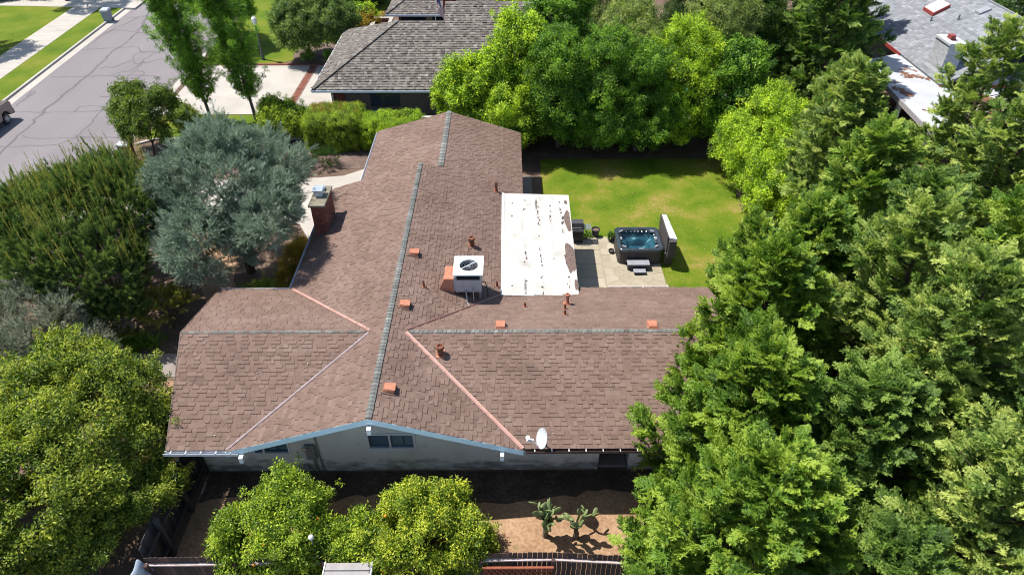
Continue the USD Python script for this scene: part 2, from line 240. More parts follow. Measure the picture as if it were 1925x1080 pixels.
for k, c in enumerate(CRACKS):
    c = np.array(c, float); t = np.r_[0, np.cumsum(np.linalg.norm(np.diff(c, axis=0), axis=1))]; s = np.arange(0, t[-1], .22)
    q = np.c_[np.interp(s, t, c[:, 0]), np.interp(s, t, c[:, 1])]
    q = q + (meshkit.fbm(np.c_[q * 1.3, np.full(len(q), k)], 3, 5)[:, None] - .5) * np.array([.5, .35])
    w = (.07 if k == 0 else .034) * (.5 + 1.1 * meshkit.noise(np.c_[q * .8, np.full(len(q), k + 9)], 3))
    d = np.gradient(q, axis=0); n = np.c_[-d[:, 1], d[:, 0]] / (np.linalg.norm(d, axis=1)[:, None] + 1e-9)
    L, R = q + n * w[:, None], q - n * w[:, None]; m = len(q); i = np.arange(m - 1)
    z = -.116 + k * .0004
    MB().add(np.vstack([np.c_[R, np.full(m, z)], np.c_[L, np.full(m, z)]]), np.c_[i, i + 1, i + 1 + m, i + m]).build(st, 'crack_seal', M['tar'])
for nm, lab, f, a, b in (('gutter_pan', 'pale concrete gutter along the far side of the street', xf, -.65, 0), ('gutter_pan', 'pale concrete gutter along the near side of the street', xn, -.6, -.15)):
    ground_piece(nm, MB().slab(strip(f, a, b), -.5, -.112), M['concrete'], lab, 'gutter')
def kerb(lab, f, a, b):
    p = ground_piece('kerb', MB().slab(strip(f, a, b, Y0, Y1), -.5, .015), M['concrete'], lab, 'kerb')
kerb('concrete kerb on the far side of the street', xf, -.82, -.65); kerb('concrete kerb on the near side of the street', xn, -.15, .02)
ground_piece('far_yard', MB().slab([(-260, Y0), (xf(Y0) - .82, Y0), (xf(Y1) - .82, Y1), (-260, Y1)], -.5, 0), M['lawn_lush'], 'green verge and lawn across the street', 'lawn')
yard = ground_piece('front_yard', MB().slab([(xn(Y0) + .02, Y0), (200, Y0), (200, Y1), (xn(Y1) + .02, Y1)], -.5, 0), M['soil'], 'brown earth and bark mulch around the houses', 'yard')
sw = ground_piece('sidewalk', MB().slab(strip(xf, -5.5, -2.95, -20, 160), -.2, .006), M['joint'], 'concrete sidewalk across the street', 'sidewalk')
for k in range(44):
    y = 30 + k * 1.25; g = .012
    MB().slab([(xf(y) - 5.48, y + g), (xf(y) - 2.97, y + g), (xf(y + 1.25) - 2.97, y + 1.25 - g), (xf(y + 1.25) - 5.48, y + 1.25 - g)], -.02, .012).build(sw, 'paving_slab', M['concrete'])
ground_piece('driveway', MB().slab([(-60, 66.6), (-34.4, 64.9), (-34.6, 72), (-60, 74)], -.1, .022), M['concrete'], 'pale concrete driveway across the street at the top of the view', 'driveway')
# the neighbour's drive and lawn, top centre
ground_piece('driveway', MB().slab([(-22.9, 41.85), (-16, 41.85), (-10.5, 41.95), (-10.5, 50.5), (-23.1, 50.5)], -.1, .03), M['concrete'], 'pale concrete driveway in front of the shake roofed house', 'driveway')
bs = ground_piece('brick_band', MB().slab([(-14.95, 41.95), (-14.35, 41.95), (-14.35, 50.45), (-14.95, 50.45)], -.05, .034), M['mortar'], 'red brick band set across the neighbour\'s concrete driveway', 'brick paving')
b_ = MB(); rg = np.random.default_rng(4)
for j in range(80):
    for i in range(3):
        x = -14.94 + i * .196 + (.09 if j % 2 else 0); y = 41.97 + j * .106
        if x + .18 < -14.34: b_.box(x, x + .18, y, y + .095, .02, .041 + rg.random() * .003, rg.random())
p_ = b_.build(bs, 'paving_bricks', M['brick'], kind='stuff')
e_ = ground_piece('brick_edging', MB().slab([(-19.5, 50.5), (-10.5, 50.5), (-10.5, 50.75), (-19.5, 50.75)], -.05, .10), M['brick'], 'low red brick edging behind the neighbour\'s driveway', 'edging')
ground_piece('lawn', MB().slab([(-23.3, 50.8), (-17.6, 50.8), (-14.5, 53.2), (-12.4, 56), (-10.4, 70), (-24.5, 72)], -.05, .012), M['lawn_lush'], 'bright lawn with the street lamp beside the neighbour\'s driveway', 'lawn')
ground_piece('lawn', MB().slab([(-22.3, 38.35), (-12.8, 38.35), (-12.8, 41.8), (-22.9, 41.8)], -.05, .012), M['lawn_lush'], 'narrow strip of lawn under the two columnar trees', 'lawn')
ground_piece('edging', MB().slab(LineString([(-22.6, 37.6), (-21.8, 38.25), (-12.8, 38.3)]).buffer(.09), -.05, .10), M['concrete'], 'pale concrete edging between mulch bed and lawn strip', 'edging')
ground_piece('mulch_bed', MB().slab([(-22.3, 33.6), (-8.3, 34.6), (-7.6, 38.1), (-21.7, 38.15)], -.05, .016), M['mulch'], 'bark mulch bed in front of the house', 'mulch')
# our own walk and drive on the street side
dv = Polygon([(-22.4, 29.2), (-14.0, 28.4), (-10.6, 28.8), (-9.2, 26.2), (-7.4, 26.2), (-7.4, 36), (-8.2, 34.5), (-9.3, 33.7), (-10.6, 33.5), (-22.5, 33.2)])
ground_piece('front_walk', MB().slab(dv, -.1, .03), M['concrete'], 'pale concrete driveway beside the brick chimney', 'driveway')
ground_piece('garden_path', MB().slab([(-16.9, 18.35), (-10.4, 18.1), (-10.4, 19.45), (-16.9, 19.5)], -.1, .02), M['old_concrete'], 'shaded concrete path leading to the left gable end', 'path')
ground_piece('earth_path', MB().slab(LineString([(-12.0, 22.0), (-13.2, 24.0), (-13.6, 26.5), (-15.5, 28.6)]).buffer(.7), -.1, .018), M['dry_soil'], 'pale bare earth path behind the left wing', 'path')
ground_piece('earth_path', MB().slab([(-12.9, 14.1), (-10.75, 14.1), (-10.9, 18.0), (-13.4, 18.0)], -.1, .014), M['dry_soil'], 'pale reddish earth beside the side fence', 'path')
# side yard (below) and back yard (right)
ground_piece('side_yard', MB().slab([(-10.05, 9.85), (6.5, 9.85), (6.5, 13.75), (-10.05, 13.75)], -.1, .01), M['dry_soil'], 'dry tan side yard between house and back fence', 'yard')
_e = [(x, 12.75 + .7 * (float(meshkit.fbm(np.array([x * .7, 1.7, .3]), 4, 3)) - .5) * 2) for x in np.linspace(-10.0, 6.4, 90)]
ground_piece('damp_soil', MB().slab(Polygon(_e + [(6.4, 13.8), (-10.0, 13.8)]).buffer(0), -.05, .016), noisy('damp_soil', [(0.36, c3(.05, .038, .03)), (0.5, c3(.09, .066, .05)), (0.66, c3(.17, .125, .095))], scale=.8, rough=.96, fine=.45, fscale=12, bump=.7, bscale=22, spec=.1), 'bare soil along the foot of the house wall with house shade painted into its colour', 'soil')  # shade below the wall painted as a darker soil sheet with a wavy edge
ground_piece('back_lawn', MB().slab([(1.75, 23.2), (10.4, 23.2), (10.85, 24.2), (12.35, 27.6), (12.2, 30.5), (12.6, 33.5), (12.9, 35.6), (1.85, 35.6)], -.1, .012), M['lawn'], 'green back lawn with dry tan patches', 'lawn')
ground_piece('leaf_litter', MB().slab([(10.4, 23.2), (10.95, 24.2), (12.45, 27.6), (12.3, 30.5), (12.7, 33.5), (13.0, 40), (40, 40), (40, -5), (6.6, -5), (6.6, 18), (8, 23.2)], -.1, .006), M['mulch'], 'brown leaf litter under the conifers', 'leaf litter')
ground_piece('side_walk', MB().slab([(.0, 27.05), (1.3, 27.05), (1.3, 33.6), (.0, 33.6)], -.1, .03), M['old_concrete'], 'shaded concrete strip along the back wall of the house', 'path')
# grass blades standing on the back lawn
pt = ground_piece('patio', MB().slab([(-.3, 19.4), (7.1, 19.4), (7.1, 27.55), (-.3, 27.55)], -.1, .045), M['joint'], 'flagstone patio beside the hot tub', 'patio')
rg = np.random.default_rng(11)
def crazy(poly, n, gap, seed):
    r = np.random.default_rng(seed); x0, y0, x1, y1 = poly.bounds
    pts = np.c_[r.uniform(x0, x1, n), r.uniform(y0, y1, n)]
    for _ in range(6):
        reg = [g.intersection(poly) for g in shapely.voronoi_polygons(shapely.MultiPoint(pts), extend_to=poly.envelope.buffer(2)).geoms]
        pts = np.array([(g.centroid.x, g.centroid.y) for g in reg if not g.is_empty])
    return [h for h in (g.intersection(poly).buffer(-gap) for g in shapely.voronoi_polygons(shapely.MultiPoint(pts), extend_to=poly.envelope.buffer(2)).geoms) if h.area > .01 and h.geom_type == 'Polygon']
for q in crazy(sbox(4.42, 23.55, 7.08, 27.5), 40, .004, 5): MB().slab(q, 0, .062 + rg.random() * .008, rg.random()).build(pt, 'flagstone', M['flagstone'])
for k in range(6): MB().slab(sbox(2.45, 21.0 + k * 1.08, 4.36, 22.06 + k * 1.08), 0, .066, rg.random()).build(pt, 'paving_slab', M['flagstone'])
for k in range(6): MB().slab(sbox(-.28, 21.0 + k * 1.08, 2.43, 22.06 + k * 1.08), 0, .062, rg.random()).build(pt, 'paving_slab', M['flagstone'])
low = thing('low_planter', 'low planter edge with pale cap at the near end of the patio', 'planter', (5.8, 23.35, 0))
for a, b in ((4.5, 5.9), (6.1, 7.0)): MB().box(a, b, 23.1, 23.4, 0, .14).build(low, 'planter_bed', M['soil'])
for x in (5.92, 7.02): MB().box(x, x + .09, 23.2, 23.55, .05, .2).build(low, 'end_post', M['concrete'])
MB().box(4.4, 7.0, 23.44, 23.52, .05, .16).build(low, 'edge', M['concrete'])

# ------------------------------------------------------------------ the house
hs = thing('house', 'single storey grey stucco ranch house with crossing brown shingle roofs', 'house', (-3, 20, 0))
SL = .33
zML = lambda x, y: 4 + SL * (x + 4.03)
zMR = lambda x, y: 4 - SL * (x + 4.03)
zM2 = lambda x, y: 3.71 + .29 * (x + 3.15)
zWF = lambda x, y: 3.8 + SL * (y - 16.6)
zWB = lambda x, y: 3.8 - SL * (y - 16.6)
PLANES = dict(
    left=(zML, [(-4.03, 12.72), (-4.03, 27.85), (-8.42, 27.85), (-8.42, 20.39), (-4.63, 16.6), (-8.42, 12.81), (-8.42, 12.72)], (-1, 0)),
    right=(zMR, [(-4.03, 12.72), (.36, 12.72), (.36, 12.81), (-3.43, 16.6), (.36, 20.39), (.64, 20.39), (.64, 34.0), (-3.15, 34.0), (-3.15, 27.85), (-4.03, 27.85)], (1, 0)),
    back_left=(zM2, [(-3.15, 27.86), (-3.15, 34.0), (-7.02, 34.0), (-7.02, 27.86)], (-1, 0)),
    wing_left_front=(zWF, [(-4.63, 16.6), (-10.85, 16.6), (-10.25, 12.79), (-8.42, 12.79)], (0, -1)),
    wing_left_back=(zWB, [(-4.63, 16.6), (-8.42, 20.41), (-11.17, 20.41), (-10.85, 16.6)], (0, 1)),
    wing_right_front=(zWF, [(-3.43, 16.6), (.36, 12.79), (7.7, 12.79), (7.7, 16.6)], (0, -1)),
    wing_right_back=(zWB, [(-3.43, 16.6), (7.7, 16.6), (7.7, 20.41), (.36, 20.41)], (0, 1)))
deck = MB()
for nm, (zf, poly, dn) in PLANES.items(): deck.slab(Polygon(poly).buffer(0), lambda x, y, zf=zf: zf(x, y) - .15, lambda x, y, zf=zf: zf(x, y) - .004, .4)
roof = deck.build(hs, 'roof', M['bare'])

def tabs(zf, poly, dn, expo, wr, thick, rng, raised=.5, near=None):
    "wedge-shaped shingles on one roof plane: list of (centre, verts, faces, tone)"
    P = Polygon(poly).buffer(.03, join_style=2); dn = np.array(dn, float)
    o = np.array(Polygon(poly).centroid.coords[0]); z0 = zf(*o); gx, gy_ = zf(o[0] + 1, o[1]) - z0, zf(o[0], o[1] + 1) - z0
    k = math.hypot(gx, gy_); cosv = 1 / math.sqrt(1 + k * k); along = np.array([-dn[1], dn[0]]); N = np.array([-gx, -gy_, 1]) * cosv
    uv = np.array([((np.array(p) - o) @ along, -((np.array(p) - o) @ dn)) for p in P.exterior.coords])
    Q = Polygon(uv).buffer(0); (u0, v0, u1, v1) = Q.bounds; ex = expo * cosv; out = []; sh = shapely.prepared.prep(Q) if False else None
    shapely.prepare(Q)
    for r in range(int((v1 - v0) / ex) + 1):
        v = v0 + r * ex; u = u0 - rng.random() * wr[1]; up = rng.random() < .5; tone_row = rng.normal(0, .05)
        while u < u1:
            w = rng.uniform(*wr); up = not up if rng.random() < .8 else up
            t = thick[1] * rng.uniform(.85, 1.15) if up else thick[0] * rng.uniform(.8, 1.2)
            cell = sbox(u + .003, v, u + w - .003, v + ex * 1.12); u += w
            if not Q.intersects(cell): continue
            if not Q.contains(cell):
                cell = Q.intersection(cell)
                if cell.geom_type != 'Polygon':
                    gs = [g for g in getattr(cell, 'geoms', []) if g.geom_type == 'Polygon']
                    if not gs: continue
                    cell = max(gs, key=lambda g: g.area)
                if cell.area < .0015: continue
                cell = cell.convex_hull
            c = np.array(shapely.geometry.polygon.orient(cell).exterior.coords)[:-1]; m = len(c)
            xy = o + c[:, :1] * along - c[:, 1:] * dn
            base = np.c_[xy, [zf(*q) for q in xy]]
            h = t + (.004 - t) * np.clip((c[:, 1] - v) / (ex * 1.12), 0, 1)
            top = base + N * h[:, None]; V = np.vstack([base, top]); i = np.arange(m); j = (i + 1) % m
            F = np.vstack([np.c_[i, j, j + m], np.c_[i, j + m, i + m], np.c_[np.full(m - 2, m), m + np.arange(1, m - 1), m + np.arange(2, m)]])
            tn = float(np.clip(rng.normal(.5, .2) + tone_row + (-.06 if up else .04), 0, 1))
            out.append((top.mean(0), V, F, tn))
    return out
CAMP = np.array([0, 0, CAM_H])
def lay(parent, allt, mat, single, stuff, limit=300):
    allt.sort(key=lambda a: np.linalg.norm(a[0] - CAMP)); rest = MB()
    for k, (c, V, F, t) in enumerate(allt):
        (MB() if k < limit else rest).add(V, F, t) if k >= limit else MB().add(V, F, t).build(parent, single, mat)
    if len(allt) > limit: rest.build(parent, stuff, mat, kind='stuff')
rg = np.random.default_rng(21); T = []
for nm, (zf, poly, dn) in PLANES.items(): T += tabs(zf, poly, dn, .143, (.10, .32), (.004, .024), rg)
lay(roof, T, M['shingle'], 'shingle', 'shingle_field')
print('shingles', len(T))

def ridge(a, b, zl, zr, half, expo, parent, single=True, tone=(.5, .2), lift=.03, name='ridge_tile', mat=None, rng=np.random.default_rng(3)):
    "folded tiles laid along a ridge from a to b; zl, zr: the drop of each side per metre"
    a, b = np.array(a, float), np.array(b, float); L = np.linalg.norm(b - a); d = (b - a) / L; s = np.array([-d[1], d[0], 0]); s /= np.linalg.norm(s); up = np.cross(d, s)
    up = up if up[2] > 0 else -up; n = int(L / expo); all_ = MB()
    for k in range(n):
        p = a + d * k * expo; q = p + d * expo * 1.25; h0, h1 = lift + .018 + rng.random() * .008, lift
        row = []
        for P, h in ((p, h0), (q, h1)):
            w = half * (1 + rng.normal(0, .03))
            row.append([P - s * w - up * (zr * w) + up * h, P + up * h, P + s * w - up * (zl * w) + up * h])
        lo = [[x - up * .03 for x in r] for r in row]
        V = np.array(row[0] + row[1] + lo[0] + lo[1]); F = [(0, 3, 4, 1), (1, 4, 5, 2), (6, 0, 1, 7), (7, 1, 2, 8), (0, 6, 9, 3), (2, 5, 11, 8)]
        F = [f[::-1] for f in F]
        m = MB() if single else all_; m.add(V, F, float(np.clip(rng.normal(*tone), 0, 1)))
        if single: m.build(parent, name, mat or M['cap_tile'])
    if not single: all_.build(parent, name + 's', mat or M['cap_tile'], kind='stuff')
ridge((-4.03, 12.72, 4), (-4.03, 27.9, 4), SL, SL, .095, .155, roof)
ridge((-3.15, 28.0, 3.71), (-3.15, 34.0, 3.71), .29, SL, .13, .3, roof)
ridge((7.7, 16.6, 3.8), (-3.4, 16.6, 3.8), SL, SL, .08, .155, roof, lift=.014)
ridge((-10.85, 16.6, 3.8), (-4.7, 16.6, 3.8), SL, SL, .06, .25, roof, lift=.012)
def valley(a, b, mat, w=.085):
    a, b = np.array(a, float), np.array(b, float); d = (b - a) / np.linalg.norm(b - a); s = np.array([-d[1], d[0], 0.]); s /= np.linalg.norm(s)
    m = MB()
    pr = [(-w, .046), (-.35 * w, .024), (0, .044), (.35 * w, .024), (w, .046)]
    V = [p + s * o + np.array([0, 0, h]) for p in (a, b) for o, h in pr] + [p + s * o + np.array([0, 0, h - .03]) for p in (a, b) for o, h in pr]
    F = [(i, i + 1, i + 6, i + 5) for i in range(4)] + [(0, 5, 15, 10), (4, 14, 19, 9), (0, 10, 11, 1), (1, 11, 12, 2), (2, 12, 13, 3), (3, 13, 14, 4)]
    m.add(V, F); return m.build(roof, 'valley_flashing', mat)
valley((-3.42, 16.55, 3.79), (.40, 12.74, 2.55), M['flash'], .06); valley((-3.42, 16.65, 3.79), (.34, 20.35, 2.56), M['flash'], .032)
valley((-4.64, 16.55, 3.79), (-8.46, 12.74, 2.54), M['flash_pale'], .036); valley((-4.64, 16.66, 3.79), (-8.40, 20.39, 2.56), M['flash'], .05)

# walls
top = lambda x: max(4 - SL * abs(x + 4.03), 2.90) - .17
xs = [-10.24, -7.36, -4.03, -.70, 2.96]
front = Polygon([(-10.24, -.2), (2.96, -.2)] + [(x, top(x)) for x in xs[::-1]])
W1, W2 = sbox(-4.58, 1.14, -3.04, 1.90), sbox(-8.35, .92, -7.14, 1.62)
wl = MB().wall(front.difference(W1).difference(W2), 13.87, .18)
for x0, x1, y0, y1, h in ((2.78, 2.96, 13.9, 15.4, 2.7), (2.96, 7.1, 15.3, 15.5, 2.9), (3.95, 7.1, 13.87, 14.05, 2.66), (3.95, 4.13, 14.05, 15.3, 2.66), (7.0, 7.18, 14.05, 19.5, 2.6), (.0, 7.0, 19.3, 19.5, 2.65), (-10.24, -10.06, 14.05, 19.4, 2.6), (-10.24, -7.5, 19.3, 19.48, 2.7), (-7.6, -7.42, 19.5, 27.0, 2.6), (-7.6, -6.2, 27.0, 27.18, 2.7), (-6.38, -6.2, 27.2, 33.2, 2.6), (-.2, -.02, 19.5, 33.2, 2.4), (-6.2, -.2, 33.0, 33.18, 2.55)):
    wl.box(x0, x1, y0, y1, -.2, h)
wall = wl.build(hs, 'wall', M['stucco'])
MB().wall(Polygon([(-6.2, 2.4), (-.1, 2.4), (-.1, 2.6), (-3.15, 3.52), (-6.2, 2.66)]), 33.02, .14).build(wall, 'gable', M['stucco'])
MB().box(-9.9, 2.7, 14.2, 14.25, 0, 2.2).build(hs, 'room_shade', M['dark'])
def window(x0, x1, z0, z1, split, blinds):
    f = MB(); t = .055
    f.box(x0 - .02, x1 + .02, 13.84, 13.93, z0 - .03, z0 + t); f.box(x0 - .02, x1 + .02, 13.84, 13.93, z1 - t, z1 + .02)
    f.box(x0 - .02, x0 + t, 13.842, 13.928, z0 + t, z1 - t); f.box(x1 - t, x1 + .02, 13.842, 13.928, z0 + t, z1 - t); f.box(split - .03, split + .03, 13.844, 13.926, z0 + t, z1 - t)
    w = f.build(hs, 'window', M['white'])
    MB().box(x0 + t, split - .03, 13.885, 13.893, z0 + t, z1 - t).build(w, 'pane', M['pane']); MB().box(split + .03, x1 - t, 13.885, 13.893, z0 + t, z1 - t).build(w, 'pane', M['pane'])
    MB().box(x0 + .02, x1 - .02, 13.99, 14.0, z0 + .02, z1 - .02).build(w, 'curtain', M['curtain'])
    for a, b in blinds: MB().box(a, b, 13.95, 13.96, z0 + .12, z1 - .06).build(w, 'blind', M['blind'])
window(-4.58, -3.04, 1.14, 1.90, -3.85, [(-3.78, -3.45), (-3.38, -3.08)]); window(-8.35, -7.14, .92, 1.62, -8.0, [(-7.95, -7.6), (-7.5, -7.2)])
# fascia boards along the gable, beam ends, gutters
def board(a, b, h, mat, name='fascia', t=.035, d=(0, -1), drop=0.0):
    a, b = np.array(a, float), np.array(b, float); n = np.array([*d, 0.]) * t
    lo = [a + n - (0, 0, h + drop), b + n - (0, 0, h + drop), b - (0, 0, h + drop), a - (0, 0, h + drop)]; hi = [a + n - (0, 0, drop), b + n - (0, 0, drop), b - (0, 0, drop), a - (0, 0, drop)]
    return MB().hexa(lo, hi).build(hs, name, mat)
board((-8.50, 12.72, 2.525), (-4.03, 12.72, 4.0), .22, M['fascia']); board((-4.03, 12.72, 4.0), (.42, 12.72, 2.53), .22, M['fascia'])
for x, z, lab in ((-4.03, 3.74, None), (-8.0, 2.47, None), (-.22, 2.52, None)):
    MB().box(x - .06, x + .06, 12.50, 13.86, z - .22, z).build(hs, 'beam_end', M['white'])
def gutter(a, b, mat, w=.12, h=.11, side=(0, -1), hang=0):
    a, b = np.array(a, float), np.array(b, float); n = np.array([*side, 0.]); t = .012; m = MB()
    def bar(o0, o1, z0, z1):
        lo = [a + n * o0 + (0, 0, z0), b + n * o0 + (0, 0, z0), b + n * o1 + (0, 0, z0), a + n * o1 + (0, 0, z0)]; hi = [p + np.array([0, 0, z1 - z0]) for p in lo]; m.hexa(lo, hi)
    bar(.0, t, -h, 0); bar(w - t, w, -h, 0.005); bar(t, w - t, -h, -h + t)
    g = m.build(hs, 'gutter', mat); L = np.linalg.norm(b - a)
    for k in range(hang):
        p = a + (b - a) * (k + .5) / hang; MB().box(p[0] - .015, p[0] + .015, min(p[1], p[1] + n[1] * w), max(p[1], p[1] + n[1] * w), p[2] + .006, p[2] + .02).build(g, 'hanger', M['white'])
gutter((-10.35, 12.77, 2.50), (-8.1, 12.77, 2.50), M['gutter'], hang=5)
gutter((.5, 12.77, 2.50), (7.7, 12.77, 2.50), M['dark_trim'], hang=14, w=.10, h=.09)
gutter((-8.44, 20.45, 2.50), (-8.44, 27.85, 2.50), M['gutter'], side=(-1, 0)); gutter((-11.17, 20.43, 2.50), (-8.56, 20.43, 2.50), M['gutter'], side=(0, 1))
gutter((-7.04, 27.9, 2.55), (-7.04, 34.0, 2.55), M['gutter'], side=(-1, 0))
board((-10.27, 12.80, 2.56), (-10.87, 16.6, 3.82), .2, M['dark_trim'], 'rake_board', d=(-1, 0)); board((-10.87, 16.6, 3.82), (-11.19, 20.41, 2.56), .2, M['dark_trim'], 'rake_board', d=(-1, 0))
board((7.72, 12.8, 2.56), (7.72, 16.6, 3.8), .2, M['dark_trim'], 'rake_board', d=(1, 0)); board((7.72, 16.6, 3.8), (7.72, 20.4, 2.56), .2, M['dark_trim'], 'rake_board', d=(1, 0))
board((.66, 20.5, 2.47), (.66, 34.0, 2.47), .15, M['dark_trim'], 'fascia', d=(1, 0)); board((-7.02, 34.02, 2.58), (-3.15, 34.02, 3.7), .2, M['fascia'], d=(0, 1)); board((-3.15, 34.02, 3.7), (.64, 34.02, 2.46), .2, M['fascia'], d=(0, 1))
# small things fixed to the front wall
M['meter_grey'] = noisy('meter_grey', ramp2(c3(.20, .20, .205), c3(.28, .28, .285)), scale=5, rough=.6)
mt = MB().box(-6.62, -6.30, 13.76, 13.87, .75, 1.42).build(hs, 'meter_box', M['meter_grey'])
MB().lathe([(.0, 0), (.09, 0), (.095, .06), (.08, .10), (0, .11)], (-6.58, 13.76, 1.36), 16, rot_to((0, -1, 0))).build(mt, 'meter', M['steel'])
MB().tube([(-6.42, 13.82, .75), (-6.42, 13.82, -.05)], .035).build(mt, 'conduit', M['meter_grey']); MB().tube([(-6.36, 13.83, 1.95), (-6.22, 13.83, 1.8), (-6.22, 13.83, .75), (-6.20, 13.83, -.05)], .02).build(mt, 'conduit', M['meter_grey'])
MB().box(-6.85, -6.65, 13.77, 13.87, .18, .40).build(mt, 'junction_box', M['meter_grey']); MB().box(-6.7, -6.25, 13.74, 13.87, 1.95, 2.06).build(mt, 'shelf', M['dark_trim'])
dr = MB().box(3.05, 3.9, 15.24, 15.3, .05, 2.1).build(hs, 'door', M['dark']); MB().box(3.0, 3.92, 13.95, 15.2, -.1, .12).build(dr, 'step', M['old_concrete'])
for z in (.9, 1.0): MB().box(3.0, 3.94, 14.02, 14.08, z, z + .05).build(dr, 'rail', M['ac_body'])
# white flat patio roof with seams, bare patches and dirt
zP = lambda x, y: 2.86 - .035 * (x + .25)
pr_ = MB().slab([(-.26, 19.62), (.95, 19.62), (.95, 19.68), (2.2, 19.68), (2.2, 19.74), (2.66, 19.74), (2.78, 27.0), (-.26, 27.0)], lambda x, y: zP(x, y) - .16, zP).build(roof, 'patio_roof', M['membrane'])
for x in (.16, .72, 1.28, 1.84, 2.36): MB().slab(sbox(x, 19.8, x + .05, 26.98), lambda x, y: zP(x, y) - .01, lambda x, y: zP(x, y) + .004).build(pr_, 'seam', M['membrane'])
MB().slab(sbox(-.30, 19.62, -.2, 27.0), lambda x, y: zP(x, y) - .05, lambda x, y: zP(x, y) + .02).build(pr_, 'edge_strip', M['white'])
for x in (2.58, 1.2): 
    for y in (20.6, 23.6, 26.7): MB().box(x - .05, x + .05, y - .05, y + .05, .05, 2.66).build(pr_, 'post', M['white'])
rg = np.random.default_rng(31)
def blob(cx, cy, rx, ry, seed, n=40, rough=.55):
    th = np.arange(n) * 2 * PI / n; r = .55 + rough * 1.3 * (meshkit.fbm(np.c_[np.cos(th) * 1.6, np.sin(th) * 1.6, np.full(n, seed * 3.7)], 4, seed) - .25)
    return Polygon(np.c_[cx + rx * r * np.cos(th), cy + ry * r * np.sin(th)]).buffer(0)
PR = sbox(-.2, 19.7, 2.70, 26.95)
def patch(q, mat, h): 
    q = q.intersection(PR)
    if q.area > .0005: MB().slab(q, lambda x, y: zP(x, y) - .01, lambda x, y: zP(x, y) + h).build(pr_, 'worn_patch', mat)
patch(blob(2.62, 24.85, .24, 1.15, 1), M['bare'], .006); patch(blob(2.52, 22.1, .33, 1.35, 2), M['bare'], .006); patch(blob(2.62, 20.35, .10, .5, 3), M['bare'], .006)
patch(blob(2.6, 26.35, .09, .22, 4), M['bare'], .006)
M['stain'] = noisy('stain', ramp2(c3(.40, .375, .34), c3(.5, .485, .46)), scale=4, rough=.8, fine=.3, fscale=20)
for k in range(14):
    patch(blob(rg.choice([.7, 1.3, 1.85, 2.35]) + rg.normal(0, .08), rg.uniform(19.9, 26.8), rg.uniform(.03, .10), rg.uniform(.2, .9), k + 200, 22, .8), M['stain'], .0045)
for k in range(70):
    x = rg.choice([.14, .72, 1.28, 1.3, 1.84, 2.3, 2.36]) + rg.normal(0, .03); y = rg.choice([20.5, 21.6, 22.2, 24.3, 25.6, 25.9, 24.9]) + rg.normal(0, .5)
    patch(blob(x, y, rg.uniform(.015, .06), rg.uniform(.03, .16), k + 10, 14), M['grime'] if rg.random() < .6 else M['bare'], .008)
# roof vents and pipes
def vent(x, y, zf, slope, s=.34):
    "low hooded vent that lies along its slope"
    z = zf(x, y); R = np.stack([np.cross(slope[0], slope[1]), slope[0], slope[1]], 1); c = np.array([x, y, z + .02])
    P = lambda a, b, h: c + R @ np.array([a, b, h])
    h = s / 2; m = MB().hexa([P(-h, -h, 0), P(h, -h, 0), P(h, h, 0), P(-h, h, 0)], [P(-h * .9, -h, .17), P(h * .9, -h, .17), P(h * .75, h * .9, .10), P(-h * .75, h * .9, .10)])
    v = m.build(roof, 'roof_vent', M['copper_paint']); k = h * 1.25
    MB().hexa([P(-k, -k, -.01), P(k, -k, -.01), P(k, k, -.01), P(-k, k, -.01)], [P(-k, -k, .018), P(k, -k, .018), P(k, k, .018), P(-k, k, .018)]).build(v, 'flange', M['shingle'])
    q = h * .8; MB().hexa([P(-q, -h - .012, .02), P(q, -h - .012, .02), P(q, -h - .001, .02), P(-q, -h - .001, .02)], [P(-q, -h - .012, .15), P(q, -h - .012, .15), P(q, -h - .001, .15), P(-q, -h - .001, .15)]).build(v, 'mouth', M['black'])
cs = 1 / math.sqrt(1 + SL * SL); uMR = (np.array([-cs, 0, SL * cs]), np.array([SL * cs, 0, cs])); uWB = (np.array([0, -cs, SL * cs]), np.array([0, SL * cs, cs])); uWF = (np.array([0, cs, SL * cs]), np.array([0, -SL * cs, cs]))
for x, y in ((-3.62, 20.9), (-3.62, 17.85), (-3.62, 13.95)): vent(x, y, zMR, uMR)
for x, y in ((-.28, 16.86), (4.82, 16.84)): vent(x, y, zWB, uWB, .36)
def pipe(x, y, zf, h, r, mat, cap=True, base=.14):
    z = zf(x, y); p = MB().cyl((x, y, z), (x, y, z + h), r, n=12).build(roof, 'vent_pipe', mat)
    gx, gy_ = zf(x + 1, y) - z, zf(x, y + 1) - z; f = lambda X, Y: z + gx * (X - x) + gy_ * (Y - y)
    MB().slab(sbox(x - base, y - base, x + base, y + base), lambda X, Y: f(X, Y) + .0, lambda X, Y: f(X, Y) + .032).build(p, 'flange', M['copper_paint'])
    MB().lathe([(base * .62, .02), (r * 1.25, .10), (r * 1.2, .12), (r, .13)], (x, y, z), 14).build(p, 'collar', mat)
    if cap:
        MB().lathe([(r * 1.1, h - .05), (r * 1.45, h - .04), (r * 1.45, h + .04), (r * 1.2, h + .05), (r * .8, h + .045), (r * .75, h - .02), (0, h - .03)], (x, y, z), 16).build(p, 'cap', mat)
pipe(-1.49, 22.4, zMR, .36, .10, M['rust_pipe']); pipe(-2.23, 15.78, zWF, .34, .095, M['rust_pipe']); pipe(2.13, 18.86, zWB, .42, .06, M['copper_paint'])
pipe(.58, 18.58, zWB, .22, .035, M['rust_pipe'], False, .075); pipe(2.01, 18.42, zWB, .22, .035, M['rust_pipe'], False, .075); pipe(1.97, 17.9, zWB, .22, .035, M['rust_pipe'], False, .075)
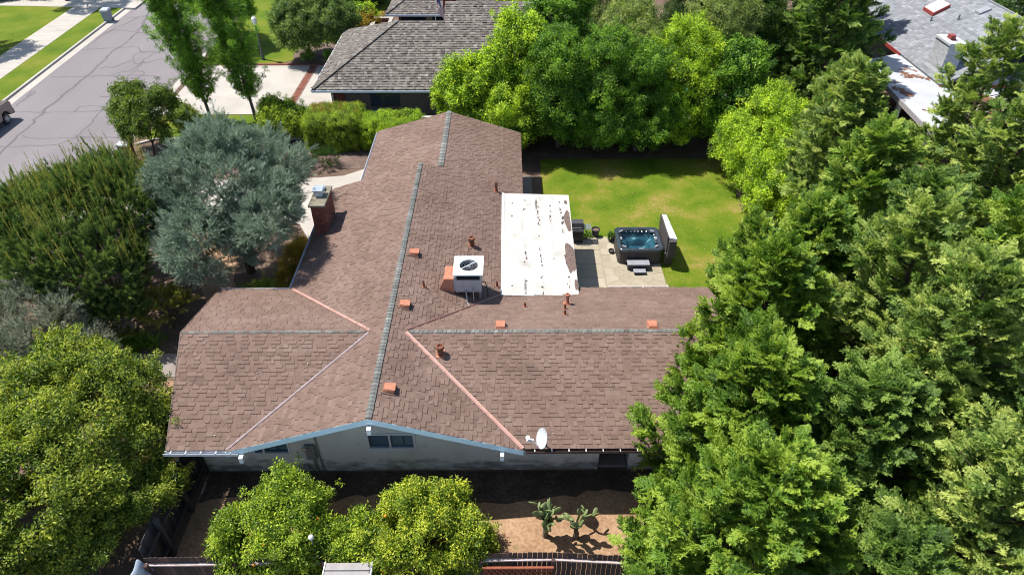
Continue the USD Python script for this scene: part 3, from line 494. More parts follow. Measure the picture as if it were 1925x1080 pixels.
pipe(4.41, 13.5, zWF, .34, .035, M['rust_pipe'], False, .09); pipe(-.56, 27.16, zMR, .42, .06, M['rust_pipe'], True, .12); pipe(-3.07, 19.1, zMR, .30, .035, M['rust_pipe'], False, .07); pipe(-.45, 20.2, zMR, .25, .035, M['rust_pipe'], False, .07); pipe(-.9, 18.35, zMR, .2, .05, M['copper_paint'], False, .09)
# brick chimney
def brick_box(parent, x0, x1, y0, y1, z0, z1, L, H, D, seed, single='brick', limit=250, mat=None, taper=0, joint=.012):
    rng = np.random.default_rng(seed); out = []
    rows = int(round((z1 - z0) / H)); H = (z1 - z0) / rows
    for r in range(rows):
        za, zb = z0 + r * H, z0 + (r + 1) * H - joint
        for axis, fix, s, a0, a1 in (('x', y0, -1, x0, x1), ('x', y1, 1, x0, x1), ('y', x0, -1, y0, y1), ('y', x1, 1, y0, y1)):
            n = max(1, round((a1 - a0) / L)); w = (a1 - a0) / n; off = (.5 * w if r % 2 else 0)
            e = np.unique(np.clip(np.r_[a0, a0 + off + np.arange(0, n + 1) * w, a1], a0, a1))
            for p, q in zip(e[:-1], e[1:]):
                if q - p < .03: continue
                pr = .004 + rng.random() * .008; m = MB()
                lo, hi = (fix - pr, fix + D) if s < 0 else (fix - D, fix + pr)
                cut = .001
                if axis == 'x': m.box(p + joint / 2, q - joint / 2, lo, hi, za, zb, rng.random())
                else: m.box(lo, hi, p + joint / 2 + cut, q - joint / 2 - cut, za, zb, rng.random())
                v, f, t = m.arrays(); out.append((v.mean(0) + np.array([0, 0, 0]), v, f, t[0], s, axis))
    vis = [o for o in out if (o[5] == 'x' and o[4] < 0) or (o[5] == 'y' and (o[4] > 0) == (o[0][0] < 0))]; ids = {id(o) for o in vis}
    rest = MB(); cnt = 0
    for o in vis + [o for o in out if id(o) not in ids]:
        if cnt < limit and id(o) in ids: MB().add(o[1], o[2], o[3]).build(parent, single, mat or M['brick']); cnt += 1
        else: rest.add(o[1], o[2], o[3])
    if rest.v: rest.build(parent, 'bricks', mat or M['brick'], kind='stuff')
ch = MB().box(-8.22, -7.70, 24.02, 25.48, 0, 4.03).build(hs, 'chimney', M['mortar'])
brick_box(ch, -8.23, -7.69, 24.01, 25.49, 2.45, 4.02, .21, .078, .006, 8)
MB().box(-8.30, -7.62, 23.93, 25.57, 4.03, 4.12).build(ch, 'cap', M['cement'])
MB().box(-8.16, -7.86, 24.62, 24.98, 4.12, 4.36).build(ch, 'flue', M['bluemetal']); MB().box(-8.22, -7.80, 24.56, 25.04, 4.40, 4.45).build(ch, 'flue_cover', M['bluemetal']); MB().box(-8.1, -7.86, 25.1, 25.36, 4.12, 4.26).build(ch, 'flue', M['bluemetal'])
# ------------------------------------------------------------------ on the roof: air conditioner, satellite dish
ac = thing('air_conditioner', 'rooftop air conditioner with white top and round fan opening', 'air conditioner', (-1.46, 19.55, 3.1))
x0, x1, y0, y1, zb, zt = -1.93, -.99, 19.12, 20.12, 3.42, 4.24
body = MB().box(x0, x1, y0, y1, zb, zt - .27).slab(sbox(x0 + .02, y0 + .05, x1 - .02, y1 - .02).difference(Point((x0 + x1) / 2 + .01, (y0 + y1) / 2).buffer(.35, 24)), zt - .27, zt - .03).build(ac, 'cabinet', M['ac_body'])
for k in range(9):
    z = zt - .26 + k * .026; MB().rbox(((x0 + x1) / 2, y0 + .035, z), (x1 - x0 - .1, .035, .006), np.array([[1, 0, 0], [0, .8, -.6], [0, .6, .8]])).build(body, 'louver', M['black'])
for a in (x0, x1 - .05): MB().box(a, a + .05, y0 + .002, y0 + .06, zt - .27, zt - .03).build(body, 'corner_post', M['ac_body'])
MB().box(x0 + .3, x0 + .302, y0 - .006, y0 - .001, zb + .03, zt - .3).build(body, 'panel_joint', M['black'])
fx, fy = (x0 + x1) / 2 + .01, (y0 + y1) / 2
o = sbox(x0 - .04, y0 - .04, x1 + .04, y1 + .04).buffer(.03); tp = MB().slab(o.difference(Point(fx, fy).buffer(.33, 24)), zt - .03, zt + .025).build(ac, 'top_cover', M['ac_top'])
for a, b in (((x0, y0), (fx - .24, fy - .24)), ((x1, y1), (fx + .24, fy + .24)), ((x0, y1), (fx - .24, fy + .24)), ((x1, y0), (fx + .24, fy - .24))):
    MB().slab(LineString([a, b]).buffer(.012), zt + .02, zt + .032).build(tp, 'rib', M['white'])
MB().lathe([(.33, .02), (.345, .035), (.345, -.2), (.325, -.2), (.32, .02)], (fx, fy, zt), 28).build(ac, 'fan_ring', M['steel'])
MB().lathe([(0, 0), (.33, 0), (.33, -.01), (0, -.01)], (fx, fy, zt - .22), 28).build(ac, 'fan_well', M['black'])
MB().lathe([(0, .03), (.075, .025), (.08, -.1), (0, -.11)], (fx, fy, zt - .03), 16).build(ac, 'fan_motor', M['steel'])
for k in range(4):
    th = k * PI / 2 + .5; c, s_ = math.cos(th), math.sin(th); R = np.array([[c, -s_ * .85, s_ * .5], [s_, c * .85, -c * .5], [0, .5, .85]])
    MB().rbox((fx + .18 * c, fy + .18 * s_, zt - .13), (.24, .17, .008), R).build(ac, 'fan_blade', M['charcoal'])
for r in (.15, .25): MB().tube([(fx + r * math.cos(t), fy + r * math.sin(t), zt + .022) for t in np.linspace(0, 2 * PI, 33)], .003, 5, cap=False).build(ac, 'grille_ring', M['steel'])
MB().slab(LineString([(fx - .33, fy - .33 * .8), (fx + .33, fy + .33 * .8)]).buffer(.013).intersection(Point(fx, fy).buffer(.34)), zt + .012, zt + .034).build(ac, 'fan_brace', M['ac_top'])
for a in (x0 + .03, x1 - .09):
    MB().box(a, a + .06, y0 + .05, y1 - .05, zb - .06, zb).build(ac, 'rail', M['steel'])
    for b in (y0 + .1, y1 - .16): MB().box(a, a + .06, b, b + .06, zMR(a, b) - .02, zb - .06).build(ac, 'leg', M['steel'])
zr = lambda x, y: zMR(x, y) - .01
MB().slab([(-2.52, 19.17), (-2.34, 19.17), (-2.34, 19.95), (-2.42, 19.95)], zr, lambda x, y: 3.98 if x > -2.4 else 3.55).slab([(-2.34, 19.17), (-1.99, 19.17), (-1.99, 19.95), (-2.34, 19.95)], zr, 3.98).build(ac, 'duct', M['copper_paint'])
MB().box(-1.99, -1.935, 19.14, 19.98, 3.45, 4.1).build(ac, 'duct_collar', M['ac_body'])
MB().tube([(-1.55, 19.12, 3.5), (-1.55, 19.0, 3.48), (-1.5, 18.8, 3.2), (-1.42, 18.6, 3.2)], .022).build(ac, 'conduit', M['steel'])
MB().tube([(-1.3, 19.12, 3.6), (-1.3, 19.02, 3.58), (-1.28, 18.95, 3.3), (-1.28, 18.95, 3.12)], .018).build(ac, 'conduit', M['steel'])
MB().tube([(-.99, 19.5, 3.6), (-.86, 19.5, 3.58), (-.78, 19.45, 3.2), (-.78, 19.45, 2.95)], .02).build(ac, 'conduit', M['black'])

M['dish_grey'] = noisy('dish_grey', ramp2(c3(.55, .58, .6), c3(.66, .69, .7)), scale=6, rough=.5)
dish = thing('satellite_dish', 'pale grey satellite dish on the front eave of the roof', 'satellite dish', (.95, 12.95, 2.6))
dn_ = np.array([-.86, -.24, .40]); dn_ /= np.linalg.norm(dn_); R = rot_to(dn_); c = np.array([1.0, 12.62, 3.2])
pf = [(0, .0), (.1, .006), (.2, .022), (.3, .05), (.355, .07), (.365, .075), (.355, .058), (.3, .035), (.2, .006), (.1, -.01), (0, -.016)]
MB().lathe([(a * .84, b * .85) for a, b in pf], c, 30, R).build(dish, 'reflector', M['dish_grey'], smooth=40)
fp = c + R @ np.array([0, -.05, .44]); fp = c + dn_ * .42 + np.array([0, -.02, -.1])
MB().tube([c + np.array([.02, -.1, -.34]), c + dn_ * .2 + np.array([0, -.06, -.26]), fp], .018).build(dish, 'feed_arm', M['ac_top'])
MB().cyl(fp - dn_ * .07, fp + dn_ * .09, .05, .04).build(dish, 'feed_horn', M['white']); MB().rbox(fp + dn_ * .1 + (0, .02, .04), (.16, .09, .09), R).build(dish, 'receiver', M['ac_top'])
MB().tube([c - dn_ * .03, c - dn_ * .1, (1.0, 12.85, 2.95), (1.0, 12.9, 2.6)], .028).build(dish, 'mast', M['steel']); MB().box(.9, 1.1, 12.84, 13.0, 2.58, 2.65).build(dish, 'foot', M['steel'])
MB().rbox(c - dn_ * .06, (.14, .14, .07), R).build(dish, 'bracket', M['steel'])

# ------------------------------------------------------------------ hot tub and patio things
tub = thing('hot_tub', 'square hot tub with dark cabinet and clear teal water', 'hot tub', (6.12, 26.15, 0))
def rr(w, d, r, c=(6.12, 26.17)): return sbox(c[0] - w / 2 + r, c[1] - d / 2 + r, c[0] + w / 2 - r, c[1] + d / 2 - r).buffer(r, 8)
W, D = 2.10, 1.92
M['tub_panel'] = noisy('tub_panel', [(0.2, c3(.055, .045, .042)), (0.8, c3(.105, .09, .085))], scale=3, rough=0.6, tone=.4, stretch=(5, 5, .5))
M['acrylic'] = noisy('acrylic', [(0.2, c3(.015, .02, .026)), (0.5, c3(.032, .044, .054)), (0.8, c3(.08, .10, .12))], scale=7, rough=0.12, spec=.7, fine=.4, fscale=30)
M['tub_shell'] = noisy('tub_shell', [(0.35, c3(.035, .095, .12)), (0.65, c3(.08, .16, .19))], scale=2.5, rough=0.35)
M['water'] = look('water', {'f': ('fresnel', dict(IOR=1.33, )), 'n': ('noise_texture', dict(scale=5.0, detail=3.0)), 'g': ('geometry', {}), 'b': ('bump', dict(strength=.12, distance=.02)), 't': ('transparent_bsdf', dict(color=(.55, .80, .85))), 's': ('glossy_bsdf', dict(color=(1, 1, 1), roughness=.03)), 'x': ('mix_closure', {})},
    [('g.position', 'n.vector'), ('n.fac', 'b.height'), ('b.normal', 's.normal'), ('b.normal', 'f.normal') if False else ('f.fac', 'x.fac'), ('t.BSDF', 'x.closure1'), ('s.BSDF', 'x.closure2')], 'x.closure')
cab = rr(W - .10, D - .10, .24); MB().slab(cab.difference(rr(W - .3, D - .3, .2)), .06, .80).build(tub, 'cabinet', M['charcoal'])
ring = np.array(rr(W - .08, D - .08, .25).exterior.coords)[:-1]; ls = LineString(rr(W - .08, D - .08, .25).exterior.coords); n = 52
for k in range(n):
    a, b = ls.interpolate((k + .06) / n, True), ls.interpolate((k + .94) / n, True); d = np.array([b.x - a.x, b.y - a.y]); d /= np.linalg.norm(d); q = np.array([-d[1], d[0]]) * .03
    q = q if q @ (np.array([6.12 - a.x, 26.17 - a.y])) > 0 else -q
    MB().hexa([(a.x, a.y, .07), (b.x, b.y, .07), (b.x + q[0], b.y + q[1], .07), (a.x + q[0], a.y + q[1], .07)], [(a.x, a.y, .80), (b.x, b.y, .80), (b.x + q[0], b.y + q[1], .80), (a.x + q[0], a.y + q[1], .80)], rg.random()).build(tub, 'cabinet_slat', M['tub_panel'])
MB().slab(rr(W - .06, D - .06, .25).difference(rr(W - .2, D - .2, .2)), 0, .07).build(tub, 'base', M['black'])
# shell: rounded rim falling into a seated basin
prof = [(.0, .78), (-.02, .84), (.0, .885), (.05, .905), (.12, .90), (.19, .875), (.23, .82), (.25, .70), (.27, .55), (.42, .50), (.55, .46), (.58, .25), (.66, .17), (.85, .16)]
rings = []; nn = 96
for ins, z in prof:
    g = rr(W - 2 * ins, D - 2 * ins, max(.03, .27 - ins * .25)); e = LineString(g.exterior.coords)
    c0 = np.array([6.12, 26.17]); th = np.arange(nn) * 2 * PI / nn; P = []
    for t in th:
        w2, d2 = W / 2 - ins, D / 2 - ins; r = max(.03, .27 - ins * .25); c_, s_ = math.cos(t), math.sin(t)
        hit = LineString([c0, c0 + 5 * np.array([c_, s_])]).intersection(g.exterior); P.append((hit.x, hit.y))
    P = np.array(P); lobes = .03 * np.cos(th * 8) * (0.2 < ins < .5); ctr = P - c0; P = c0 + ctr * (1 - lobes[:, None] * 1.6)
    rings.append(np.c_[P, np.full(nn, z) + (.05 * np.cos(th * 4 + .6) if .3 < ins < .57 else 0)])
V = np.vstack(rings); i = np.arange(nn); j = (i + 1) % nn
F = np.vstack([np.c_[k * nn + i, k * nn + j, (k + 1) * nn + j, (k + 1) * nn + i] for k in range(len(prof) - 1)])
cut = 7 * nn
rim = MB().add(V[:8 * nn], F[:7 * nn]).build(tub, 'rim', M['acrylic'], smooth=True)
bas = MB().add(V[7 * nn:], F[7 * nn:] - 7 * nn).add(np.vstack([V[-nn:], [[6.12, 26.17, .16]]]), np.c_[i, j, np.full(nn, nn)]).build(tub, 'basin', M['tub_shell'], smooth=True)
wp = rr(W - .47, D - .47, .2); 
wv, wf = trimesh.creation.triangulate_polygon(wp, engine='earcut'); wv = np.asarray(wv)[:, :2]; wf = np.asarray(wf); _c = np.cross(np.c_[wv[wf[:, 1]] - wv[wf[:, 0]], np.zeros(len(wf))], np.c_[wv[wf[:, 2]] - wv[wf[:, 0]], np.zeros(len(wf))])[:, 2]; wf = np.where((_c < 0)[:, None], wf[:, ::-1], wf)
MB().add(np.c_[wv, np.full(len(wv), .745)], wf).build(tub, 'water', M['water'])
for x, y, a in ((5.36, 26.8, .6), (6.85, 26.8, -.6), (5.36, 25.55, -.6), (6.85, 25.55, .6), (5.3, 26.2, PI / 2), (6.94, 26.2, PI / 2)):
    MB().rbox((x, y, .86), (.20, .075, .075), rz=a).build(tub, 'headrest', M['grey_plastic'])
for k in range(26):
    t = k / 26 * 2 * PI; w2, d2 = W / 2 - .235, D / 2 - .235; c_, s_ = math.cos(t), math.sin(t); m_ = min(w2 / max(abs(c_), 1e-6), d2 / max(abs(s_), 1e-6)) * .965
    MB().lathe([(0, 0), (.028, 0), (.032, .012), (.016, .016), (0, .012)], (6.12 + c_ * m_, 26.17 + s_ * m_, .80), 10, rot_to((-c_ * .6, -s_ * .6, .8))).build(tub, 'jet', M['steel'])
MB().rbox((6.12, 25.33, .905), (.22, .09, .012)).build(tub, 'control_panel', M['steel'])
for y in (25.36, 26.98): pass
cov = thing('hot_tub_cover', 'folded insulated hot tub cover standing upright with white top', 'cover', (7.42, 26.0, 0))
M['vinyl_white'] = noisy('vinyl_white', ramp2(c3(.70, .70, .69), c3(.8, .8, .79)), scale=4, rough=0.4)
M['vinyl_brown'] = noisy('vinyl_brown', ramp2(c3(.06, .05, .048), c3(.10, .085, .08)), scale=4, rough=0.6)
MB().hexa([(7.22, 25.15, .62), (7.33, 25.15, .62), (7.33, 27.05, .62), (7.22, 27.05, .62)], [(7.20, 25.15, 1.66), (7.26, 25.15, 1.66), (7.25, 27.05, 1.66), (7.20, 27.05, 1.66)]).build(cov, 'cover_half', M['vinyl_brown'])
MB().hexa([(7.36, 25.15, .62), (7.60, 25.15, .62), (7.50, 27.05, .62), (7.36, 27.05, .62)], [(7.27, 25.16, 1.60), (7.64, 25.16, 1.54), (7.47, 27.05, 1.64), (7.27, 27.05, 1.66)]).build(cov, 'cover_half', M['vinyl_white'])
MB().hexa([(7.27, 24.98, .60), (7.62, 24.98, .60), (7.62, 25.14, .60), (7.27, 25.14, .60)], [(7.27, 24.98, 1.50), (7.60, 24.98, 1.50), (7.60, 25.14, 1.50), (7.27, 25.14, 1.50)]).build(cov, 'cover_skirt', M['vinyl_brown'])
MB().tube([(7.18, 25.2, .75), (7.45, 25.05, .72), (7.52, 25.0, 1.56)], .02).build(cov, 'lifter_arm', M['steel']); MB().tube([(7.18, 27.0, .75), (7.4, 27.1, .72), (7.42, 27.12, 1.66)], .02).build(cov, 'lifter_arm', M['steel'])
for y in (25.25, 26.9): MB().box(7.22, 7.6, y, y + .06, .05, .62).build(cov, 'support', M['vinyl_brown'])
stp = thing('spa_step', 'grey two tread step in front of the hot tub', 'step', (5.98, 24.95, 0))
for nm, a in (('tread', (5.46, 6.48, 24.74, 25.16, .36, .41)), ('tread', (5.72, 6.28, 24.42, 24.72, .17, .215))):
    MB().box(*a).build(stp, nm, M['grey_plastic'])
MB().box(5.49, 6.45, 24.77, 25.14, .06, .36).build(stp, 'riser', M['charcoal']); MB().box(5.75, 6.25, 24.45, 24.75, .06, .17).build(stp, 'riser', M['charcoal'])
gr = thing('barbecue_grill', 'black gas barbecue grill with side shelf beside the patio roof', 'grill', (3.35, 27.3, 0))
MB().box(2.95, 3.62, 27.0, 27.5, .12, .8).build(gr, 'cart', M['black']); MB().hexa([(2.92, 26.98, .84), (3.64, 26.98, .84), (3.64, 27.52, .84), (2.92, 27.52, .84)], [(2.96, 27.1, 1.12), (3.60, 27.1, 1.12), (3.60, 27.42, 1.16), (2.96, 27.42, 1.16)]).build(gr, 'hood', M['charcoal'])
for k in range(5): MB().box(3.66 + k * .07, 3.71 + k * .07, 27.02, 27.46, .82, .85).build(gr, 'side_shelf', M['steel'])
MB().cyl((3.05, 26.95, .98), (3.5, 26.95, .98), .015).build(gr, 'handle', M['steel']); MB().box(2.95, 3.62, 26.96, 27.0, .72, .82).build(gr, 'control_panel', M['steel'])
for x in (3.05, 3.2, 3.35, 3.5): MB().lathe([(0, 0), (.025, 0), (.02, .03), (0, .03)], (x, 26.96, .77), 10, rot_to((0, -1, 0))).build(gr, 'knob', M['black'])
for x in (3.0, 3.56): MB().lathe([(0, -.03), (.08, -.03), (.08, .03), (0, .03)], (x, 27.05, .08), 12, rot_to((1, 0, 0))).build(gr, 'wheel', M['black'])

def leaf_mesh(n, seed, spread, L, Wd, up=.4, cup=.25, droop=.3, h=0.0):
    "a tuft of folded leaves round the origin"
    r = np.random.default_rng(seed); V, F, T = [], [], []
    for k in range(n):
        a = r.uniform(0, 2 * PI); e = r.uniform(-.2, 1.2) if up is None else np.clip(r.normal(up, .45), -.5, 1.5)
        d = np.array([math.cos(a) * math.cos(e), math.sin(a) * math.cos(e), math.sin(e)]); p = d * spread * r.random() ** .6 * .8 + np.array([0, 0, h * r.random()])
        dd = d + r.normal(0, .45, 3); dd /= np.linalg.norm(dd); s = np.cross(dd, [0, 0, 1]) + r.normal(0, .35, 3); s -= dd * (s @ dd); s /= np.linalg.norm(s); nn_ = np.cross(s, dd); nn_ = nn_ if nn_[2] > 0 else -nn_
        l = L * r.uniform(.7, 1.25); w = Wd * r.uniform(.75, 1.2) / 2; mid = p + dd * l * .45; tip = p + dd * l - nn_ * droop * l * .4; q = len(V) * 0
        b = sum(len(v) for v in V); V.append(np.array([p, mid + s * w + nn_ * cup * w, tip, mid - s * w + nn_ * cup * w])); F += [(b, b + 1, b + 2), (b, b + 2, b + 3)]; T.append(np.full(4, r.random()))
    return np.vstack(V), np.array(F), np.concatenate(T)
M['leaf_plant'] = leafy('leaf_plant', (.03, .075, .012), (.08, .17, .02), (.16, .26, .03), (.9, 1, .4))
def pot(x, y, r0, r1, h, lab, plant, mat):
    t = thing('plant_pot', lab, 'pot', (x, y, 0)); MB().lathe([(0, .05), (r0, .05), (r1, h), (r1 + .015, h), (r1 + .015, h - .04), (r1 - .02, h + .005), (r1 - .03, h - .07), (0, h - .08)], (x, y, 0), 18).build(t, 'bowl', mat)
    MB().lathe([(0, 0), (r1 - .03, 0), (r1 - .04, -.01)], (x, y, h - .06), 14).build(t, 'soil', M['soil'])
    if plant:
        v, f, tn = leaf_mesh(90, 3, .22, .14, .07); MB().add(v + (x, y, h), f, tn).build(t, 'plant', M['leaf_plant'])
pot(4.28, 27.62, .15, .20, .46, 'empty black plant pot at the far edge of the patio', False, M['charcoal']); pot(5.02, 27.2, .14, .19, .36, 'black pot with a small plant beside the hot tub', True, M['charcoal'])
pot(4.9, 26.2, .10, .13, .2, 'small dark pot tucked against the left side of the hot tub', False, M['charcoal'])
sp = thing('low_plant', 'small bright green plant between barbecue grill and black pot', 'plant', (3.85, 27.62, 0)); v, f, tn = leaf_mesh(160, 8, .34, .16, .08); MB().add(v * (1, 1, .8) + (3.85, 27.62, .03), f, tn).build(sp, 'leaves', M['leaf_plant'])

# ------------------------------------------------------------------ street things
lamp = thing('street_lamp', 'post top street lamp with white lantern on the neighbour\'s lawn', 'street lamp', (-18.9, 51.8, 0))
M['lamp_post'] = noisy('lamp_post', ramp2(c3(.09, .085, .08), c3(.16, .15, .14)), scale=8, rough=0.7)
M['lamp_glass'] = plain('lamp_glass', (.78, .78, .74), 0.25)
MB().lathe([(.14, 0), (.15, .3), (.11, .45), (.085, .6), (.07, 2.5), (.1, 2.55), (.06, 2.62), (0, 2.62)], (-18.9, 51.8, 0), 14).build(lamp, 'post', M['lamp_post'], smooth=40)
MB().lathe([(.06, 2.6), (.16, 2.72), (.2, 2.95), (.17, 3.08), (.0, 3.1)], (-18.9, 51.8, 0), 14).build(lamp, 'lantern', M['lamp_glass'], smooth=40)
MB().lathe([(.19, 3.07), (.13, 3.18), (.03, 3.22), (.03, 3.28), (0, 3.3)], (-18.9, 51.8, 0), 14).build(lamp, 'lantern_cap', M['white'], smooth=40)
wb = thing('waste_bin', 'grey wheeled waste bin at the far kerb', 'waste bin', (-35.2, 61.5, -.12))
M['bin'] = plain('bin_grey', (.20, .22, .25), 0.5)
MB().hexa([(-35.5, 61.2, -.1), (-34.98, 61.2, -.1), (-34.98, 61.75, -.1), (-35.5, 61.75, -.1)], [(-35.56, 61.12, .85), (-34.92, 61.12, .85), (-34.92, 61.83, .85), (-35.56, 61.83, .85)]).build(wb, 'body', M['bin'])
MB().hexa([(-35.6, 61.08, .85), (-34.88, 61.08, .85), (-34.88, 61.9, .85), (-35.6, 61.9, .85)], [(-35.55, 61.14, .95), (-34.95, 61.14, .95), (-34.95, 61.8, .99), (-35.55, 61.8, .99)]).build(wb, 'lid', plain('bin_lid', (.42, .45, .48), 0.45))
MB().cyl((-35.5, 61.95, .88), (-34.98, 61.95, .88), .025).build(wb, 'handle', M['bin'])
for x in (-35.52, -34.96): MB().lathe([(0, -.03), (.12, -.03), (.12, .03), (0, .03)], (x, 61.78, .0), 14, rot_to((1, 0, 0))).build(wb, 'wheel', M['black'])

car = thing('parked_car', 'bronze brown car parked at the far kerb, only its tail in view', 'car', (-33.1, 39.5, -.12))
M['car_paint'] = look('car_paint', {'p': ('principled_bsdf', dict(base_color=(.17, .125, .11), roughness=.3, metallic=.35, coat_weight=.7, coat_roughness=.05))}, [], 'p.BSDF')
side = [(36.9, .35), (36.85, .8), (37.3, 1.0), (38.1, 1.08), (38.8, 1.55), (39.5, 1.62), (40.6, 1.58), (41.2, 1.28), (41.62, 1.12), (41.72, .85), (41.68, .38), (41.35, .3), (41.15, .62), (40.85, .74), (40.55, .62), (40.4, .28), (38.4, .28), (38.25, .62), (37.95, .74), (37.65, .62), (37.5, .28)]
cx = -33.1
P2 = Polygon(side); body = MB().wall(P2.intersection(sbox(36, .2, 43, 1.12)), cx - .9, 1.8, 'x').build(car, 'body', M['car_paint'], smooth=25)
MB().slab([(cx - .72, 38.3), (cx + .72, 38.3), (cx + .66, 41.15), (cx - .66, 41.15)], 1.1, lambda x, y: 1.62 - .25 * max(0, 39.0 - y) - .45 * max(0, y - 40.5)).build(car, 'cabin', M['car_paint'])
gl = plain('car_glass', (.05, .07, .09), 0.08)
MB().hexa([(cx + .725, 38.6, 1.13), (cx + .735, 38.6, 1.13), (cx + .715, 40.9, 1.13), (cx + .70, 40.9, 1.13)], [(cx + .7, 38.9, 1.5), (cx + .72, 38.9, 1.5), (cx + .69, 40.6, 1.5), (cx + .68, 40.6, 1.5)]).build(car, 'side_window', gl)
MB().hexa([(cx - .62, 41.16, 1.14), (cx + .62, 41.16, 1.14), (cx + .6, 41.17, 1.15), (cx - .6, 41.17, 1.15)], [(cx - .58, 40.72, 1.54), (cx + .58, 40.72, 1.54), (cx + .56, 40.74, 1.55), (cx - .56, 40.74, 1.55)]).build(car, 'rear_window', gl)
for sx in (-1, 1):
    for y in (37.95, 40.85):
        wh = MB().lathe([(.2, -.11), (.30, -.11), (.335, -.07), (.335, .07), (.30, .11), (.2, .11)], (cx + sx * .80, y, .215), 24, rot_to((sx, 0, 0))).build(car, 'wheel', M['black'], smooth=40)
        MB().lathe([(0, .115), (.05, .12), (.06, .09), (.2, .08), (.225, .112), (.23, .07), (0, .05)], (cx + sx * .80, y, .215), 20, rot_to((sx, 0, 0))).build(wh, 'rim', M['steel'])
        for k in range(5):
            a = k * 2 * PI / 5; MB().rbox((cx + sx * .91, y + .12 * math.cos(a), .215 + .12 * math.sin(a)), (.02, .19, .05), np.array([[1, 0, 0], [0, math.cos(a), -math.sin(a)], [0, math.sin(a), math.cos(a)]])).build(wh, 'spoke', M['steel'])
    MB().box(cx + sx * .75 - .14, cx + sx * .75 + .14, 41.60, 41.74, .82, 1.0).build(car, 'tail_light', plain('tail_light_%d' % (sx + 1), (.35, .02, .02), .2))
MB().box(cx - .88, cx + .88, 41.62, 41.8, .25, .58).build(car, 'bumper', M['car_paint'])
MB().box(cx - .26, cx + .26, 41.745, 41.76, .64, .76).build(car, 'number_plate', M['white'])

pil = thing('brick_pillar', 'red brick mailbox pillar with pale cap by the kerb', 'pillar', (-22.05, 35.5, 0))
core = MB().box(-22.33, -21.77, 35.22, 35.78, 0, 1.1).build(pil, 'core', M['mortar']); brick_box(pil, -22.34, -21.76, 35.21, 35.79, .0, 1.1, .2, .075, .006, 12, limit=130)
MB().box(-22.40, -21.70, 35.15, 35.85, 1.1, 1.19).build(pil, 'cap', M['white_brick']); MB().box(-22.42, -22.33, 35.35, 35.65, .72, .98).build(pil, 'mailbox_door', M['steel'])
# ------------------------------------------------------------------ fences
def fence_board(parent, x0, x1, y, z0, z1, th, mat, tone, ang=0.0, ear=.03, y2=None):
    y2 = y if y2 is None else y2
    lo = [(x0, y, z0), (x1, y2, z0), (x1, y2 + th, z0), (x0, y + th, z0)]; mid = [(a, b, z1 - ear) for a, b, _ in lo]; w = x1 - x0
    m = MB().hexa(lo, mid, tone); m.hexa(mid, [(x0 + ear, y, z1), (x1 - ear, y2, z1), (x1 - ear, y2 + th, z1), (x0 + ear, y + th, z1)], tone); return m.build(parent, 'board', mat)
def fline(x): return 9.78 + (.10 * (x + 10) / 11.2 if x < 1.2 else .10 - .06 * (x - 1.2))
bf = thing('back_fence', 'dark reddish board fence along the bottom edge of the side yard', 'fence', (-3, 9.8, 0)); rg = np.random.default_rng(77)
x = -10.0; k = 0
while x < 6.0:
    w = .138; fence_board(bf, x, x + w - .01, fline(x) + rg.normal(0, .006), -.3, 1.74 + rg.normal(0, .015), .02, M['fence_wood'], rg.random(), ear=.022, y2=fline(x + w)); x += w
for a, b in ((-10.0, -.76), (-.76, 1.2), (1.2, 6.0)):
    for z in (.35, 1.45): MB().hexa([(a, fline(a) - .09, z), (b, fline(b - 1e-6) - .09, z), (b, fline(b - 1e-6) - .012, z), (a, fline(a) - .012, z)], [(a, fline(a) - .09, z + .05), (b, fline(b - 1e-6) - .09, z + .05), (b, fline(b - 1e-6) - .012, z + .05), (a, fline(a) - .012, z + .05)]).build(bf, 'rail', M['rail_cap'])
for x in (-9.9, -7.5, -5.1, -2.7, -.8, 1.2, 3.6, 5.9): MB().box(x - .05, x + .05, fline(x) - .19, fline(x) - .093, -.3, 1.62).build(bf, 'post', M['fence_wood'])
lat = thing('lattice_panel', 'red brown diamond lattice panel leaning on the back fence', 'lattice', (.2, 9.4, 0)); fr = sbox(-.72, .1, 1.16, 1.42)
Y_ = lambda z: 9.62 - .22 * (1.42 - z)
for s_ in (1, -1):
    for k in range(-10, 24):
        l = LineString([(-.72 + k * .16 - (1.4 if s_ > 0 else -1.4) * 0, .1), (-.72 + k * .16 + s_ * 1.32, 1.42)]).intersection(fr)
        if l.is_empty or l.length < .05: continue
        (xa, za), (xb, zb) = l.coords[0], l.coords[-1]; d = np.array([xb - xa, zb - za]); d /= np.linalg.norm(d); n = np.array([-d[1], d[0]]) * .02; t = .006; off = .009 * s_
        q = [(xa + n[0], za + n[1]), (xa - n[0], za - n[1]), (xb - n[0], zb - n[1]), (xb + n[0], zb + n[1])]
        MB().hexa([(a, Y_(b) + off - t, b) for a, b in q], [(a, Y_(b) + off + t, b) for a, b in q]).build(lat, 'slat', M['lattice'])
MB().hexa([(-.76, Y_(1.4) - .03, 1.4), (1.2, Y_(1.4) - .03, 1.4), (1.2, Y_(1.4) + .03, 1.4), (-.76, Y_(1.4) + .03, 1.4)], [(-.76, Y_(1.4) - .03, 1.45), (1.2, Y_(1.4) - .03, 1.45), (1.2, Y_(1.4) + .03, 1.45), (-.76, Y_(1.4) + .03, 1.45)]).build(lat, 'frame', M['lattice'])
sf = thing('side_fence', 'dark panel fence with posts running from the house corner', 'fence', (-10.2, 12, 0))
for k in range(24):
    y = 10.0 + k * .163; z = 1.78 + .03 * math.sin(k * 1.3); xo = -10.18 - .10 * math.sin((y - 10) / 3.9 * PI)
    MB().box(xo - .012, xo + .012, y, y + .155, .02, z, rg.random()).build(sf, 'board', M['fence_dark'])
    if y > 11.6: MB().box(xo - .02, xo + .02, y + .03, y + .10, z, z + .02).build(sf, 'board_cap', M['white'])
